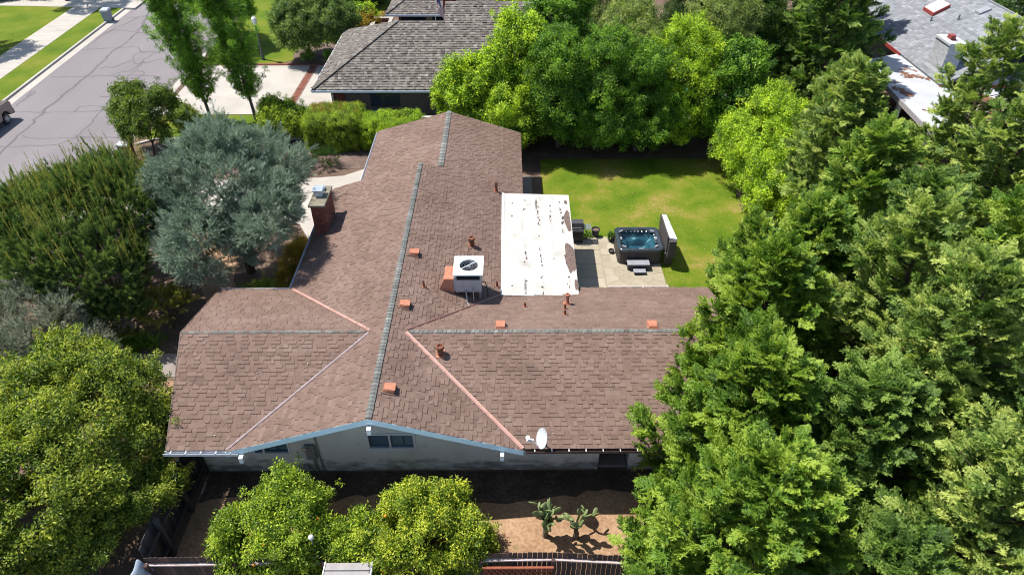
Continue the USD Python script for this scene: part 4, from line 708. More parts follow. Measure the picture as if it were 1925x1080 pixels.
for y in (10.9, 12.35, 13.75): MB().box(-10.14, -10.02, y - .06, y + .06, -.05, 1.85).build(sf, 'post', M['fence_dark'])
for z in (.45, 1.3): MB().box(-10.12, -10.05, 10.0, 13.8, z, z + .08).build(sf, 'rail', M['fence_dark'])
pk = MB().box(-10.02, -9.98, 12.95, 13.4, .02, .09).build(sf, 'plank', M['rail_cap'])
sh = thing('garden_shed', 'grey ribbed roof of a small plastic shed at the bottom edge', 'shed', (-4.3, 9.0, 0)); M['shed_grey'] = noisy('shed_grey', ramp2(c3(.27, .25, .25), c3(.36, .335, .33)), scale=3, rough=0.6)
MB().box(-4.85, -3.75, 8.2, 9.45, -.3, 1.85).build(sh, 'wall', M['shed_grey'])
for k in range(6): MB().hexa([(-4.93, 8.1 + k * .237, 1.85), (-3.67, 8.1 + k * .237, 1.85), (-3.67, 8.33 + k * .237, 1.85), (-4.93, 8.33 + k * .237, 1.85)], [(-4.91, 8.11 + k * .237, 1.95), (-3.69, 8.11 + k * .237, 1.95), (-3.69, 8.32 + k * .237, 1.94), (-4.91, 8.32 + k * .237, 1.94)]).build(sh, 'roof_panel', M['shed_grey'])
for x in (-4.95, -3.69): MB().box(x, x + .03, 8.1, 9.52, 1.84, 1.97).build(sh, 'trim', M['white'])
tp_ = thing('tarpaulin', 'pale blue grey tarpaulin hanging over the fence corner at the bottom left', 'tarpaulin', (-10.2, 9.5, 0))
v = np.array([(-10.35 + .5 * a, 9.25 + .5 * b, 1.2 + .55 * (1 - abs(a - .45) * 1.6) + .04 * math.sin(7 * a + 5 * b)) for a in np.linspace(0, 1, 9) for b in np.linspace(0, 1, 9)]); q = [(i * 9 + j, (i + 1) * 9 + j, (i + 1) * 9 + j + 1, i * 9 + j + 1) for i in range(8) for j in range(8)]
MB().add(v, q).add(v - (0, 0, .012), [f[::-1] for f in q]).build(tp_, 'sheet', noisy('tarp', ramp2(c3(.25, .31, .38), c3(.36, .42, .5)), scale=4, rough=.6), smooth=True)
gl_ = thing('garden_light', 'white ball light on a thin stake among the citrus leaves', 'light', (-5.33, 9.95, 0)); MB().cyl((-5.33, 9.95, 0), (-5.33, 9.95, 2.4), .015).build(gl_, 'stake', M['steel'])
sph = trimesh.creation.icosphere(2, .075); MB().add(np.array(sph.vertices) + (-5.33, 9.95, 2.45), np.array(sph.faces)).build(gl_, 'globe', M['white'], smooth=True)
# ------------------------------------------------------------------ prickly pears
def pad_mesh(w, h, t):
    s = trimesh.creation.icosphere(2, 1.0); v = np.array(s.vertices); z = (v[:, 2] + 1) / 2; k = .62 + .5 * z - .25 * z ** 3
    return np.c_[v[:, 0] * w / 2 * k, v[:, 1] * t / 2, z * h], np.array(s.faces)
M['cactus'] = noisy('cactus', [(0.2, c3(.075, .13, .045)), (0.5, c3(.15, .22, .08)), (0.85, c3(.27, .31, .13))], scale=5, rough=0.55, tone=.5, fine=.25, fscale=40)
def cactus(x, y, seed, lab, H, nb):
    t = thing('prickly_pear', lab, 'cactus', (x, y, 0), 'prickly pears in the side yard'); r = np.random.default_rng(seed)
    tr = MB().tube([(x, y, -.05), (x + .01, y, .25), (x - .02, y + .02, .5)], [.10, .085, .06], 9).build(t, 'stem', M['pale_bark'])
    def grow(p, az, tilt, w, h, lev):
        d = np.array([math.sin(tilt) * math.cos(az), math.sin(tilt) * math.sin(az), math.cos(tilt)]); spin = r.uniform(0, PI); R0 = rot_to(d); c, s_ = math.cos(spin), math.sin(spin)
        R = R0 @ np.array([[c, -s_, 0], [s_, c, 0], [0, 0, 1]]); v, f = pad_mesh(w, h, .055); V = v @ R.T + p
        MB().add(V, f, np.clip(r.normal(.35 + .2 * lev, .15), 0, 1)).build(t, 'pad', M['cactus'], smooth=True)
        if lev < 3 and p[2] + d[2] * h < H:
            for k in range(r.integers(1, 3) if lev else nb): 
                o = r.uniform(-.8, .8); pp = p + R @ np.array([w * .36 * o, 0, h * (.93 - .25 * abs(o))]); grow(pp, r.uniform(0, 2 * PI), np.clip(tilt * .5 + r.uniform(.05, .75), 0, 1.25), w * r.uniform(.75, 1.0), h * r.uniform(.75, 1.05), lev + 1)
    for k in range(nb): grow(np.array([x + r.normal(0, .04), y + r.normal(0, .04), .28 + .12 * k]), k * 2 * PI / nb + r.uniform(0, 1), r.uniform(.1, .6), .31, .44, 0)
cactus(1.09, 11.42, 5, 'taller prickly pear cactus in the sunlit side yard', 1.75, 3); cactus(2.02, 11.36, 9, 'smaller prickly pear cactus nearer the conifers', 1.5, 2)
# boulder beside the garden path
s = trimesh.creation.icosphere(3, 1.0); v = np.array(s.vertices); v = v * (.75 + .5 * meshkit.fbm(v * 1.3 + 5, 3)[:, None]) * (.42, .35, .42)
solo('boulder', MB().add(v + (-15.9, 20.75, .22), np.array(s.faces)), noisy('boulder', ramp2(c3(.2, .17, .15), c3(.34, .3, .27)), scale=4, rough=.95, bump=.4, bscale=20), 'rounded pale boulder beside the strappy green clump', 'boulder', smooth=True)

# ------------------------------------------------------------------ the shake roofed neighbour, top centre
nb = thing('shake_roof_house', 'brown neighbour house with weathered wooden shake hip roofs', 'house', (-5, 46, 0))
S1 = (5.0 - 2.7) / (44.9 - 39.45); e0, xr = 39.45, -7.2
zF = lambda x, y: 2.7 + S1 * (y - e0); zB = lambda x, y: 5.0 - S1 * (y - 44.9); zL = lambda x, y: 2.7 + (5.0 - 2.7) / 4.65 * (x + 11.85)
NP = [(zF, [(-11.85, 39.45), (4.5, 39.45), (4.5, 46.6), (-4.1, 46.6), (-4.1, 44.9), (-7.2, 44.9)], (0, -1)), (zL, [(-11.85, 39.45), (-7.2, 44.9), (-11.85, 50.35)], (-1, 0)), (zB, [(-7.2, 44.9), (-4.1, 44.9), (-4.1, 50.35), (-11.85, 50.35)], (0, 1))]
z2F = lambda x, y: 2.75 + .42 * (y - 54.0); z2L = lambda x, y: 2.75 + .5 * (x + 9.4)
NP += [(z2F, [(-9.4, 54.0), (6, 54.0), (6, 60.5), (-3.9, 60.5)], (0, -1)), (z2L, [(-9.4, 54.0), (-3.9, 60.5), (-9.4, 67)], (-1, 0))]
dk = MB()
for zf, poly, dn in NP: dk.slab(Polygon(poly).buffer(0), lambda x, y, zf=zf: zf(x, y) - .16, lambda x, y, zf=zf: zf(x, y) - .004)
dk.slab([(-4.1, 46.6), (4.5, 46.6), (4.5, 53), (-4.1, 53)], lambda x, y: 5.6 - S1 * (y - 46.6), lambda x, y: 5.72 - S1 * (y - 46.6)); dk.box(-4.13, -4.08, 44.9, 46.6, 4.2, 5.0)
nr = dk.build(nb, 'roof', M['shake']); rg = np.random.default_rng(51); T = []
for zf, poly, dn in NP: T += tabs(zf, poly, dn, .215, (.13, .30), (.028, .05), rg)
lay(nr, T, M['shake'], 'shake', 'shake_field'); print('shakes', len(T))
ridge((-7.2, 44.9, 5.0), (-4.1, 44.9, 5.0), S1, S1, .16, .25, nr, name='ridge_tile', mat=M['shake'])
ridge((-4.1, 46.6, 5.72), (4, 46.6, 5.72), S1, S1, .18, .3, nr, single=False, mat=M['shake'])
def hip(a, b, n):
    ridge(a, b, .18, .18, .14, np.linalg.norm(np.array(b) - a) / n, nr, name='hip_tile', mat=M['shake'], lift=.06)
hip((-11.85, 39.45, 2.72), (-7.2, 44.9, 5.02), 26); hip((-9.4, 54.0, 2.77), (-5.6, 58.5, 4.66), 18)
nw = MB().box(-11.0, 4.0, 40.4, 40.6, -.2, 2.95).build(nb, 'wall', M['brown_wall'])
MB().box(-11.0, -10.8, 40.6, 49.4, -.2, 2.9).build(nb, 'wall', M['brown_wall']); MB().box(-8.6, 6, 54.8, 55, -.2, 2.95).build(nb, 'wall', M['brown_wall'])
MB().box(-11.02, -10.2, 40.36, 40.4, -.2, 2.9).build(nw, 'brick_pier', M['brick'])
def nwin(x0, x1, z0, z1, y, n=2):
    f = MB(); t = .05; f.box(x0, x1, y - .03, y, z0, z0 + t).box(x0, x1, y - .03, y, z1 - t, z1)
    for k in range(n + 1): xx = x0 + (x1 - x0) * k / n; f.box(xx - t / 2, xx + t / 2, y - .032, y, z0 + t, z1 - t)
    w = f.build(nb, 'window', M['dark_trim']); 
    for k in range(n): MB().box(x0 + (x1 - x0) * k / n + t / 2, x0 + (x1 - x0) * (k + 1) / n - t / 2, y - .016, y - .006, z0 + t, z1 - t).build(w, 'pane', plain('nb_glass', (.035, .045, .06), .08) if 'nbg' not in M else M['nbg'])
M['nbg'] = plain('nb_glass', (.035, .045, .06), .08)
nwin(-8.6, -6.8, 1.2, 2.1, 40.4); nwin(-8.4, -6.45, 1.4, 2.55, 54.8, 1); nwin(-5.9, -4.1, 1.4, 2.55, 54.8, 1)
MB().box(-6.4, -5.95, 54.7, 54.8, .5, 2.7).build(nw, 'pilaster', M['joint'])
MB().box(-11.9, 4.4, 39.36, 39.42, 2.52, 2.66).build(nb, 'gutter', M['gutter']); MB().box(-9.45, -4, 53.9, 53.96, 2.56, 2.72).build(nb, 'gutter', M['white']); MB().box(-11.96, -11.88, 39.4, 50.3, 2.55, 2.67).build(nb, 'gutter', M['gutter'])
MB().tube([(-11.6, 39.5, 2.5), (-10.9, 40.25, 2.2), (-10.9, 40.3, -.1)], .04).build(nb, 'downpipe', M['white'])
nc = MB().box(-4.45, -3.62, 48.7, 49.5, 3.8, 6.6).build(nb, 'chimney', M['mortar']); brick_box(nc, -4.46, -3.61, 48.69, 49.51, 4.4, 6.55, .21, .08, .006, 9, limit=0); MB().box(-4.5, -3.57, 48.64, 49.56, 6.6, 6.7).build(nc, 'cap', M['cement'])
MB().rbox((.3, 45.6, zF(.3, 45.6) + .08), (.55, .45, .16)).build(nr, 'roof_vent', M['flash_pale'])
pw = thing('entry_planter', 'raised brick planter with pale coping beside the neighbour\'s entrance', 'planter', (-10.4, 57.5, 0))
MB().slab(sbox(-11.3, 56.2, -9.6, 58.6).difference(sbox(-10.95, 56.6, -9.9, 58.3)), 1.0, 1.12).build(pw, 'coping', M['concrete']); MB().slab(sbox(-11.25, 56.25, -9.65, 58.55).difference(sbox(-11.0, 56.5, -9.9, 58.3)), 0, 1.0).build(pw, 'wall', M['brick']); MB().box(-11.0, -9.9, 56.5, 58.3, 0, .8).build(pw, 'soil', M['soil'])
fl = thing('flag', 'striped flag with a blue canton hanging from a short pole by the neighbour\'s roof', 'flag', (-4.9, 50.2, 3.2))
MB().cyl((-5.35, 51.2, 3.0), (-5.15, 50.9, 5.0), .025).build(fl, 'pole', M['white'])
red, whi, nav = plain('flag_red', (.35, .04, .05), .8), plain('flag_white', (.7, .7, .7), .8), plain('flag_blue', (.03, .045, .14), .8)
A = np.array([-5.15, 50.85, 4.95]); B = np.array([-4.55, 50.55, 4.35]); dnv = np.array([.13, 0, -1.25])
for k in range(13):
    u0, u1 = k / 13, (k + 1) / 13; g = lambda u, v: A + (B - A) * u + dnv * v + np.array([0, .06 * math.sin(6 * v + 5 * u), 0])
    v0 = .42 if k < 7 else 0; vs = np.linspace(v0, 1, 7); V = [g(u0, q) for q in vs] + [g(u1, q) for q in vs]; F = [(i, i + 1, i + 8, i + 7) for i in range(6)]
    MB().add(V, F).add(np.array(V) + (0, .008, 0), [f[::-1] for f in F]).build(fl, 'stripe', red if k % 2 == 0 else whi)
vs = np.linspace(0, .42, 5); V = [g(0, q) for q in vs] + [g(7 / 13, q) for q in vs]; F = [(i, i + 1, i + 6, i + 5) for i in range(4)]; cn = MB().add(V, F).add(np.array(V) + (0, .008, 0), [f[::-1] for f in F]).build(fl, 'canton', nav)
stars = MB()
for a in range(5):
    for b in range(4): p = g((a + .6) / 10, .05 + b * .1); stars.rbox(p + (0, -.008, 0), (.03, .004, .03))
stars.build(cn, 'stars', whi)
yf = thing('boundary_wall', 'low dark fence with white top rail and black post behind the hedge', 'fence', (-4.5, 38.4, 0))
MB().box(-6.2, -1.0, 38.36, 38.44, 0, 1.35).build(yf, 'panel', M['fence_dark']); MB().box(-6.2, -1.0, 38.32, 38.48, 1.35, 1.43).build(yf, 'top_rail', M['white']); MB().box(-6.35, -6.18, 38.3, 38.5, 0, 1.75).build(yf, 'post', M['black'])
rb = thing('recycling_bin', 'blue lidded bin against the neighbour\'s brown wall', 'waste bin', (-8.0, 40.0, 0)); bl = plain('bin_blue', (.06, .22, .42), .5)
MB().hexa([(-8.4, 39.65, 0), (-7.8, 39.65, 0), (-7.8, 40.2, 0), (-8.4, 40.2, 0)], [(-8.45, 39.6, 1.0), (-7.75, 39.6, 1.0), (-7.75, 40.25, 1.0), (-8.45, 40.25, 1.0)]).build(rb, 'body', bl); MB().hexa([(-8.48, 39.57, 1.0), (-7.72, 39.57, 1.0), (-7.72, 40.28, 1.0), (-8.48, 40.28, 1.0)], [(-8.42, 39.62, 1.08), (-7.78, 39.62, 1.08), (-7.78, 40.22, 1.12), (-8.42, 40.22, 1.12)]).build(rb, 'lid', bl)

# ------------------------------------------------------------------ the grey roofed neighbour, top right
gh = thing('grey_roof_house', 'neighbour house with grey shingle roof and white flat roof', 'house', (29, 44, 0))
zG = lambda x, y: 2.95 + .47 * (x - 26.15); GP = [(26.15, 39.4), (32.0, 39.4), (32.0, 60), (26.15, 60)]
zG2 = lambda x, y: 5.7 - .47 * (x - 32.0)
gd = MB().slab(GP, lambda x, y: zG(x, y) - .16, lambda x, y: zG(x, y) - .004).slab([(32.0, 39.4), (37.8, 39.4), (37.8, 60), (32.0, 60)], lambda x, y: zG2(x, y) - .16, zG2).build(gh, 'roof', M['grey_shingle'])
rg = np.random.default_rng(61); T = tabs(zG, GP, (-1, 0), .2, (.2, .5), (.008, .02), rg); lay(gd, T, M['grey_shingle'], 'shingle', 'shingle_field', 60)
MB().slab([(38.5, 49), (44, 49), (44, 56), (38.5, 56)], lambda x, y: 4.4 - .3 * abs(y - 52.5), lambda x, y: 4.55 - .3 * abs(y - 52.5)).build(gd, 'rear_roof', M['grey_shingle'])
MB().box(26.06, 26.14, 44.6, 60, 2.75, 2.97).build(gh, 'eave_trim', M['red_trim']); MB().box(31.93, 32.07, 39.4, 60, 5.69, 5.76).build(gd, 'ridge_trim', M['grey_shingle']); MB().box(26.1, 32, 39.3, 39.38, 2.7, 2.9).build(gh, 'eave_trim', M['red_trim'])
MB().box(27.0, 37.0, 40.2, 59.5, -.2, 2.9).build(gh, 'wall', M['white_brick'])
M['flat_white'] = noisy('flat_white', [(0.25, c3(.38, .39, .41)), (0.6, c3(.5, .51, .53)), (0.8, c3(.56, .57, .58))], scale=.8, rough=.7, fine=.2)
ft = MB().slab([(23.3, 43.7), (22.7, 33.4), (23.3, 32.2), (29.2, 31.2), (29.2, 39.2), (27.3, 40.9), (26.9, 45.3)], 2.62, 2.82).build(gh, 'flat_roof', M['flat_white'])
MB().slab(LineString([(23.28, 43.7), (22.68, 33.4), (23.28, 32.18), (29.2, 31.18)]).buffer(.04), 2.55, 2.84).build(ft, 'edge_trim', M['ac_body'])
for x, y in ((23.1, 34.2), (23.6, 38.5), (23.7, 43.2), (27.5, 32.4)): MB().box(x - .12, x + .12, y - .12, y + .12, -.1, 2.62).build(ft, 'post', M['white'])
gc = MB().box(26.55, 27.45, 40.5, 42.1, 2.4, 4.9).build(gh, 'chimney', M['white_brick']); brick_box(gc, 26.53, 27.47, 40.48, 42.12, 2.82, 4.9, .22, .085, .006, 14, mat=M['white_brick'], limit=250)
MB().slab(sbox(26.45, 40.4, 27.55, 42.2).difference(sbox(26.85, 40.9, 27.2, 41.7)), 4.9, 5.02).build(gc, 'cap', M['white_brick']); MB().box(26.7, 27.3, 40.75, 41.85, 4.95, 5.0).build(gc, 'soot_top', M['bare']); MB().box(26.85, 27.15, 41.2, 41.6, 5.0, 5.25).build(gc, 'flue_pot', M['red_trim'])
MB().hexa([(26.4, 40.0, 2.4), (27.9, 40.0, 2.4), (27.9, 42.5, 2.4), (26.4, 42.5, 2.4)], [(26.5, 40.44, 3.3), (27.5, 40.44, 3.3), (27.5, 42.16, 3.3), (26.5, 42.16, 3.3)]).build(gc, 'shoulder', M['white_brick'])
zz = lambda x, y: zG(x, y)
sk = MB().slab([(29.2, 47.7), (30.3, 47.9), (30.3, 49.3), (29.2, 49.1)], lambda x, y: zz(x, y) - .02, lambda x, y: zz(x, y) + .22).build(gd, 'skylight', M['red_trim']); MB().slab([(29.25, 47.78), (30.25, 47.96), (30.25, 49.22), (29.25, 49.04)], lambda x, y: zz(x, y) + .2, lambda x, y: zz(x, y) + .25).build(sk, 'dome', M['white'])
for x, y in ((31.2, 45.7), (31.3, 42.5)): MB().slab([(x - .35, y - .3), (x + .3, y - .3), (x + .3, y + .3), (x - .35, y + .3)], lambda a, b: zz(a, b) - .02, lambda a, b: zz(a, b) + .14).build(gd, 'roof_vent', M['grey_plastic'])
for x, y, h in ((30.4, 49.9, .6), (28.9, 47.2, .3), (29.9, 45.9, .35)): MB().cyl((x, y, zz(x, y)), (x, y, zz(x, y) + h), .06).build(gd, 'vent_pipe', M['bin'])
rg = np.random.default_rng(19); lit = MB(); n = 0
FL = Polygon([(23.3, 43.7), (22.7, 33.4), (23.3, 32.2), (29.2, 31.2), (29.2, 39.2), (27.3, 40.9), (26.9, 45.3)])
while n < 2600:
    p = np.array([rg.uniform(22.8, 29), rg.uniform(31.5, 45)])
    if FL.buffer(-.1).contains(Point(p)) and meshkit.fbm(np.array([p[0] * .55, p[1] * .55, 3.3]), 3, 2) > .53 + rg.random() * .08:
        a = rg.uniform(0, 2 * PI); s_ = rg.uniform(.06, .15); R = np.array([math.cos(a), math.sin(a)]) * s_; Q = np.array([-R[1], R[0]]) * .45; z = 2.826 + rg.random() * .03
        lit.add([(*(p - R), z), (*(p + Q), z + .012), (*(p + R), z), (*(p - Q), z + .012)], [(0, 3, 2, 1)[::-1]], rg.random()); n += 1
solo('leaf_litter', lit, noisy('dead_leaves', ramp2(c3(.16, .06, .03), c3(.34, .16, .09)), scale=6, rough=.9, tone=.5), 'fallen reddish leaves lying on the white flat roof', 'leaves', kind='stuff')
# swimming pool behind the tree row
pl = thing('swimming_pool', 'blue swimming pool half hidden behind the tall hedge trees', 'pool', (10.8, 45, 0)); pg = Polygon([(7.6, 42.2), (13.6, 42.0), (14.2, 48.5), (10, 50.2), (7.4, 48.5)]).buffer(.8)
MB().slab(pg.buffer(1.3).difference(pg), -.05, .05).build(pl, 'deck', M['concrete']); MB().slab(pg.buffer(.3).difference(pg), .0, .09).build(pl, 'coping', M['concrete'])
MB().slab(pg, .004, .02).build(pl, 'water', look('pool_water', {'p': ('principled_bsdf', dict(base_color=(.04, .36, .55), roughness=.08))}, [], 'p.BSDF'))
# ------------------------------------------------------------------ foliage
def spray_broad(n, seed, R, L, Wd, out=.5, droop=.3, depth=.9):
    "leaves on a little dome that faces +z"
    r = np.random.default_rng(seed); V, F, T = [], [], []
    for k in range(n):
        a, e = r.uniform(0, 2 * PI), math.acos(r.uniform(-.1, 1)); d = np.array([math.cos(a) * math.sin(e), math.sin(a) * math.sin(e), math.cos(e)])
        p = d * R * r.uniform(.3, 1.0) * np.array([.85, .85, 1.25]); dd = d * out + r.normal(0, .5, 3); dd /= np.linalg.norm(dd)
        nn = np.array([0, 0, 1.0]) * .9 + r.normal(0, .45, 3) + d * .4; s = np.cross(dd, nn); s /= np.linalg.norm(s) + 1e-9; nn = np.cross(s, dd)
        l, w = L * r.uniform(.7, 1.25), Wd * r.uniform(.75, 1.2) / 2; m = p + dd * l * .45; tip = p + dd * l - nn * droop * l * .4; b = 4 * k
        V.append([p, m + s * w + nn * .2 * w, tip, m - s * w + nn * .2 * w]); F += [(b, b + 1, b + 2), (b, b + 2, b + 3)]; T += [r.random()] * 4
    return np.vstack(V), np.array(F), np.array(T)
def spray_fern(seed, length=.6, twigs=9, ang=.8, wide=.34, leaf=.05, lw=.018, curl=.12):
    "a feathery conifer frond growing along +z"
    r = np.random.default_rng(seed); V, F, T = [], [], []
    def strip(p0, d, L, tone):
        n = max(3, int(L / .028)); up = r.normal(0, 1, 3)
        for i in range(n):
            t = (i + .5) / n; p = p0 + d * L * t + np.array([0, -curl * (t * L) ** 2, 0]); 
            for sgn in (-1, 1):
                s = np.cross(d, [0, 1, 0]); s = s / (np.linalg.norm(s) + 1e-9) * sgn + r.normal(0, .45, 3); q = d * .75 + s * .8; q /= np.linalg.norm(q); w = np.cross(q, np.array([0, 1.0, 0]) + r.normal(0, .4, 3)); w /= np.linalg.norm(w) + 1e-9; l = leaf * r.uniform(.7, 1.2) * (1.15 - .5 * t)
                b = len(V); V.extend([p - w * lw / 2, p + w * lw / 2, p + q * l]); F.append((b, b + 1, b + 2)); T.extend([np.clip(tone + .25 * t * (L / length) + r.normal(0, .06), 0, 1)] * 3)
    strip(np.zeros(3), np.array([0, 0, 1.0]), length, .55)
    for k in range(twigs):
        z = length * (.08 + .82 * k / twigs); sgn = 1 if k % 2 else -1; a = ang * r.uniform(.8, 1.2); d = np.array([sgn * math.sin(a), r.normal(0, .25), math.cos(a)]); d /= np.linalg.norm(d)
        strip(np.array([0, 0, z]), d, wide * (1 - .7 * k / twigs) * r.uniform(.8, 1.15), .4 + .25 * k / twigs)
    return np.array(V), np.array(F), np.array(T)
def spray_needle(seed, length=.35, n=110, nl=.12, nw=.006, tip=.0):
    "pine shoot: a brush of long needles round +z"
    r = np.random.default_rng(seed); V, F, T = [], [], []
    for k in range(n):
        z = length * r.random(); a = r.uniform(0, 2 * PI); e = r.uniform(.35, .95); d = np.array([math.cos(a) * math.sin(e), math.sin(a) * math.sin(e), math.cos(e)]); w = np.cross(d, r.normal(0, 1, 3)); w /= np.linalg.norm(w); l = nl * r.uniform(.7, 1.2)
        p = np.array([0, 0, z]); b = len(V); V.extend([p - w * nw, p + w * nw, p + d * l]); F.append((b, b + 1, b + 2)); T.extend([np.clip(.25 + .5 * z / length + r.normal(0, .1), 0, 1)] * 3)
    return np.array(V), np.array(F), np.array(T)
def spray_olive(seed, length=.55, n=46, L=.055, Wd=.014, arms=4):
    "wispy twigs with small narrow leaves"
    r = np.random.default_rng(seed); V, F, T = [], [], []
    for a_ in range(arms):
        a = r.uniform(0, 2 * PI); e = r.uniform(.05, .6); d0 = np.array([math.cos(a) * math.sin(e), math.sin(a) * math.sin(e), math.cos(e)]); Lg = length * r.uniform(.6, 1.1); tb = r.normal(0, .12)
        for k in range(n):
            t = r.random() ** .8; p = d0 * Lg * t + np.array([0, 0, -.18 * (t * Lg) ** 2 / length]); d = d0 * .8 + r.normal(0, .55, 3); d /= np.linalg.norm(d); s = np.cross(d, r.normal(0, 1, 3)); s /= np.linalg.norm(s); l, w = L * r.uniform(.7, 1.3), Wd / 2
            b = len(V); V.extend([p, p + d * l * .5 + s * w, p + d * l, p + d * l * .5 - s * w]); F += [(b, b + 1, b + 2), (b, b + 2, b + 3)]; T.extend([np.clip(.5 + tb + r.normal(0, .18), 0, 1)] * 4)
    return np.array(V), np.array(F), np.array(T)
def spray_blade(seed, n=26, L=.8, w=.03):
    r = np.random.default_rng(seed); V, F, T = [], [], []
    for k in range(n):
        a = r.uniform(0, 2 * PI); e = r.uniform(.15, .75); l = L * r.uniform(.6, 1.1); d = np.array([math.cos(a), math.sin(a)]); s = np.array([-d[1], d[0], 0]) * w / 2; tone = r.random(); b = len(V)
        for i in range(5):
            t = i / 4; h = l * (t * math.cos(e) - .35 * t * t); o = l * t * math.sin(e) + .25 * l * t * t; c = np.array([d[0] * o, d[1] * o, h]); V.extend([c - s * (1 - t * .9), c + s * (1 - t * .9)]); T.extend([tone] * 2)
        for i in range(4): F += [(b + 2 * i, b + 2 * i + 1, b + 2 * i + 3), (b + 2 * i, b + 2 * i + 3, b + 2 * i + 2)]
    return np.array(V), np.array(F), np.array(T)
SPRAYS = {
    'citrus': [spray_broad(46, s, .30, .105, .052, .55, .35) for s in (1, 2, 3)],
    'small': [spray_broad(52, s + 10, .31, .098, .055, .5, .3) for s in (1, 2, 3)],
    'upright': [spray_broad(50, s + 20, .31, .11, .068, .5, .45) for s in (1, 2, 3)],
    'hedge': [spray_broad(70, s + 30, .22, .055, .030, .45, .2) for s in (1, 2)],
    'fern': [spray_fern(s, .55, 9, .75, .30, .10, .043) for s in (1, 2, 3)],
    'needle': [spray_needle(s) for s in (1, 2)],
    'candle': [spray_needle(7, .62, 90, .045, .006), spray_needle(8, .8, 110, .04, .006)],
    'olive': [spray_olive(s) for s in (1, 2, 3)],
    'blade': [spray_blade(s) for s in (1, 2)]}
LIB = '/World/foliage_library'
stage.CreateClassPrim(LIB)
def scatter(parent, name, kind, mat, pos, dirs, scale, seed, label=None):
    "one part made of many sprays: a PointInstancer of the few spray meshes of this kind"
    r = np.random.default_rng(seed); n = len(pos); p = name_at(parent, name); pi_ = UsdGeom.PointInstancer.Define(stage, p)
    for k, (v, f, t) in enumerate(SPRAYS[kind]):
        q = '%s/%s_spray' % (p, kind) + ('' if k == 0 else '_%03d' % k); m = UsdGeom.Mesh.Define(stage, q)
        m.CreatePointsAttr(Vt.Vec3fArray.FromNumpy(np.ascontiguousarray(v, np.float32))); m.CreateFaceVertexCountsAttr(Vt.IntArray.FromNumpy(np.full(len(f), 3, np.int32))); m.CreateFaceVertexIndicesAttr(Vt.IntArray.FromNumpy(np.ascontiguousarray(f, np.int32).ravel())); m.CreateSubdivisionSchemeAttr('none')
        UsdGeom.PrimvarsAPI(m).CreatePrimvar('tone', Sdf.ValueTypeNames.FloatArray, 'vertex').Set(Vt.FloatArray.FromNumpy(np.ascontiguousarray(t, np.float32)))
        UsdShade.MaterialBindingAPI.Apply(m.GetPrim()).Bind(mat); pi_.GetPrototypesRel().AddTarget(q)
    top = '/'.join(parent.split('/')[:3]); pos = np.asarray(pos) - ORIGIN.get(top, 0)
    d = np.asarray(dirs, float); d = d / (np.linalg.norm(d, axis=1, keepdims=True) + 1e-9); a = r.uniform(0, 2 * PI, n)
    q0 = np.c_[1 + d[:, 2], -d[:, 1], d[:, 0], np.zeros(n)]; bad = q0[:, 0] < 1e-4; q0[bad] = [0, 1, 0, 0]; q0 /= np.linalg.norm(q0, axis=1, keepdims=True)
    if kind == 'fern':
        w_, x_, y_, z_ = q0.T; a = np.arctan2(-2 * (x_ * z_ - w_ * y_), 2 * (y_ * z_ + w_ * x_)) + r.normal(0, .45, n)
    sw, sz = np.cos(a / 2), np.sin(a / 2); w, x, y, z = q0.T; Q = np.c_[w * sw - z * sz, x * sw + y * sz, y * sw - x * sz, z * sw + w * sz]
    pi_.CreateProtoIndicesAttr(Vt.IntArray.FromNumpy(r.integers(0, len(SPRAYS[kind]), n).astype(np.int32)))
    pi_.CreatePositionsAttr(Vt.Vec3fArray.FromNumpy(np.ascontiguousarray(pos, np.float32)))
    pi_.CreateOrientationsAttr(Vt.QuathArray([Gf.Quath(float(b[0]), float(b[1]), float(b[2]), float(b[3])) for b in Q]))
    sc = np.broadcast_to(np.asarray(scale, float), (n,)); pi_.CreateScalesAttr(Vt.Vec3fArray.FromNumpy(np.repeat(sc[:, None], 3, 1).astype(np.float32)))
    tag(pi_.GetPrim(), label, kind='stuff'); COUNT[0] += n; COUNT[1] += int(n * np.mean([len(s[1]) for s in SPRAYS[kind]])); return p
COUNT = [0, 0]
def lumpy(lobes, n, seed, knob=(.30, .5), knobs=9, low=-.35, shell=(.80, 1.04), gap=.41):
    "points and outward directions on a crown made of ellipsoid lobes, each carrying smaller knobs"
    r = np.random.default_rng(seed); E = []
    for (c, rad) in lobes:
        c, rad = np.array(c, float), np.array(rad, float); E.append((c, rad * .86, 1.0))
        for k in range(int(knobs * 1.5)):
            z = r.uniform(low, 1); a = r.uniform(0, 2 * PI); d = np.array([math.cos(a) * math.sqrt(1 - z * z), math.sin(a) * math.sqrt(1 - z * z), z]); f = r.uniform(*knob) * .88; E.append((c + d * rad * (1.0 - f * .62), np.full(3, rad.mean()) * f * np.array([1, 1, .9]), 1.25))
    area = np.array([w * (e[0] * e[1] + e[1] * e[2] + e[0] * e[2]) for _, e, w in E]); area /= area.sum(); P, D = [], []
    C = np.array([e[0] for e in E]); R = np.array([e[1] for e in E])
    m = int(n * 3.2); idx = r.choice(len(E), m, p=area); z = r.uniform(low - .15, 1, m); a = r.uniform(0, 2 * PI, m); s = np.sqrt(np.clip(1 - z * z, 0, 1)); d = np.c_[np.cos(a) * s, np.sin(a) * s, z]
    p = C[idx] + d * R[idx] * r.uniform(*shell, m)[:, None]
    p = p + d * (meshkit.fbm(p * 1.7, 3, seed)[:, None] - .5) * R[idx].mean(1)[:, None] * 1.0
    keep = meshkit.fbm(p * 1.45 + 7.7, 2, seed + 5) > gap
    for i in range(len(E)):
        q = (p - C[i]) / R[i]; keep &= ~(((q ** 2).sum(1) < .62) & (idx != i))
    return p[keep][:n], d[keep][:n]
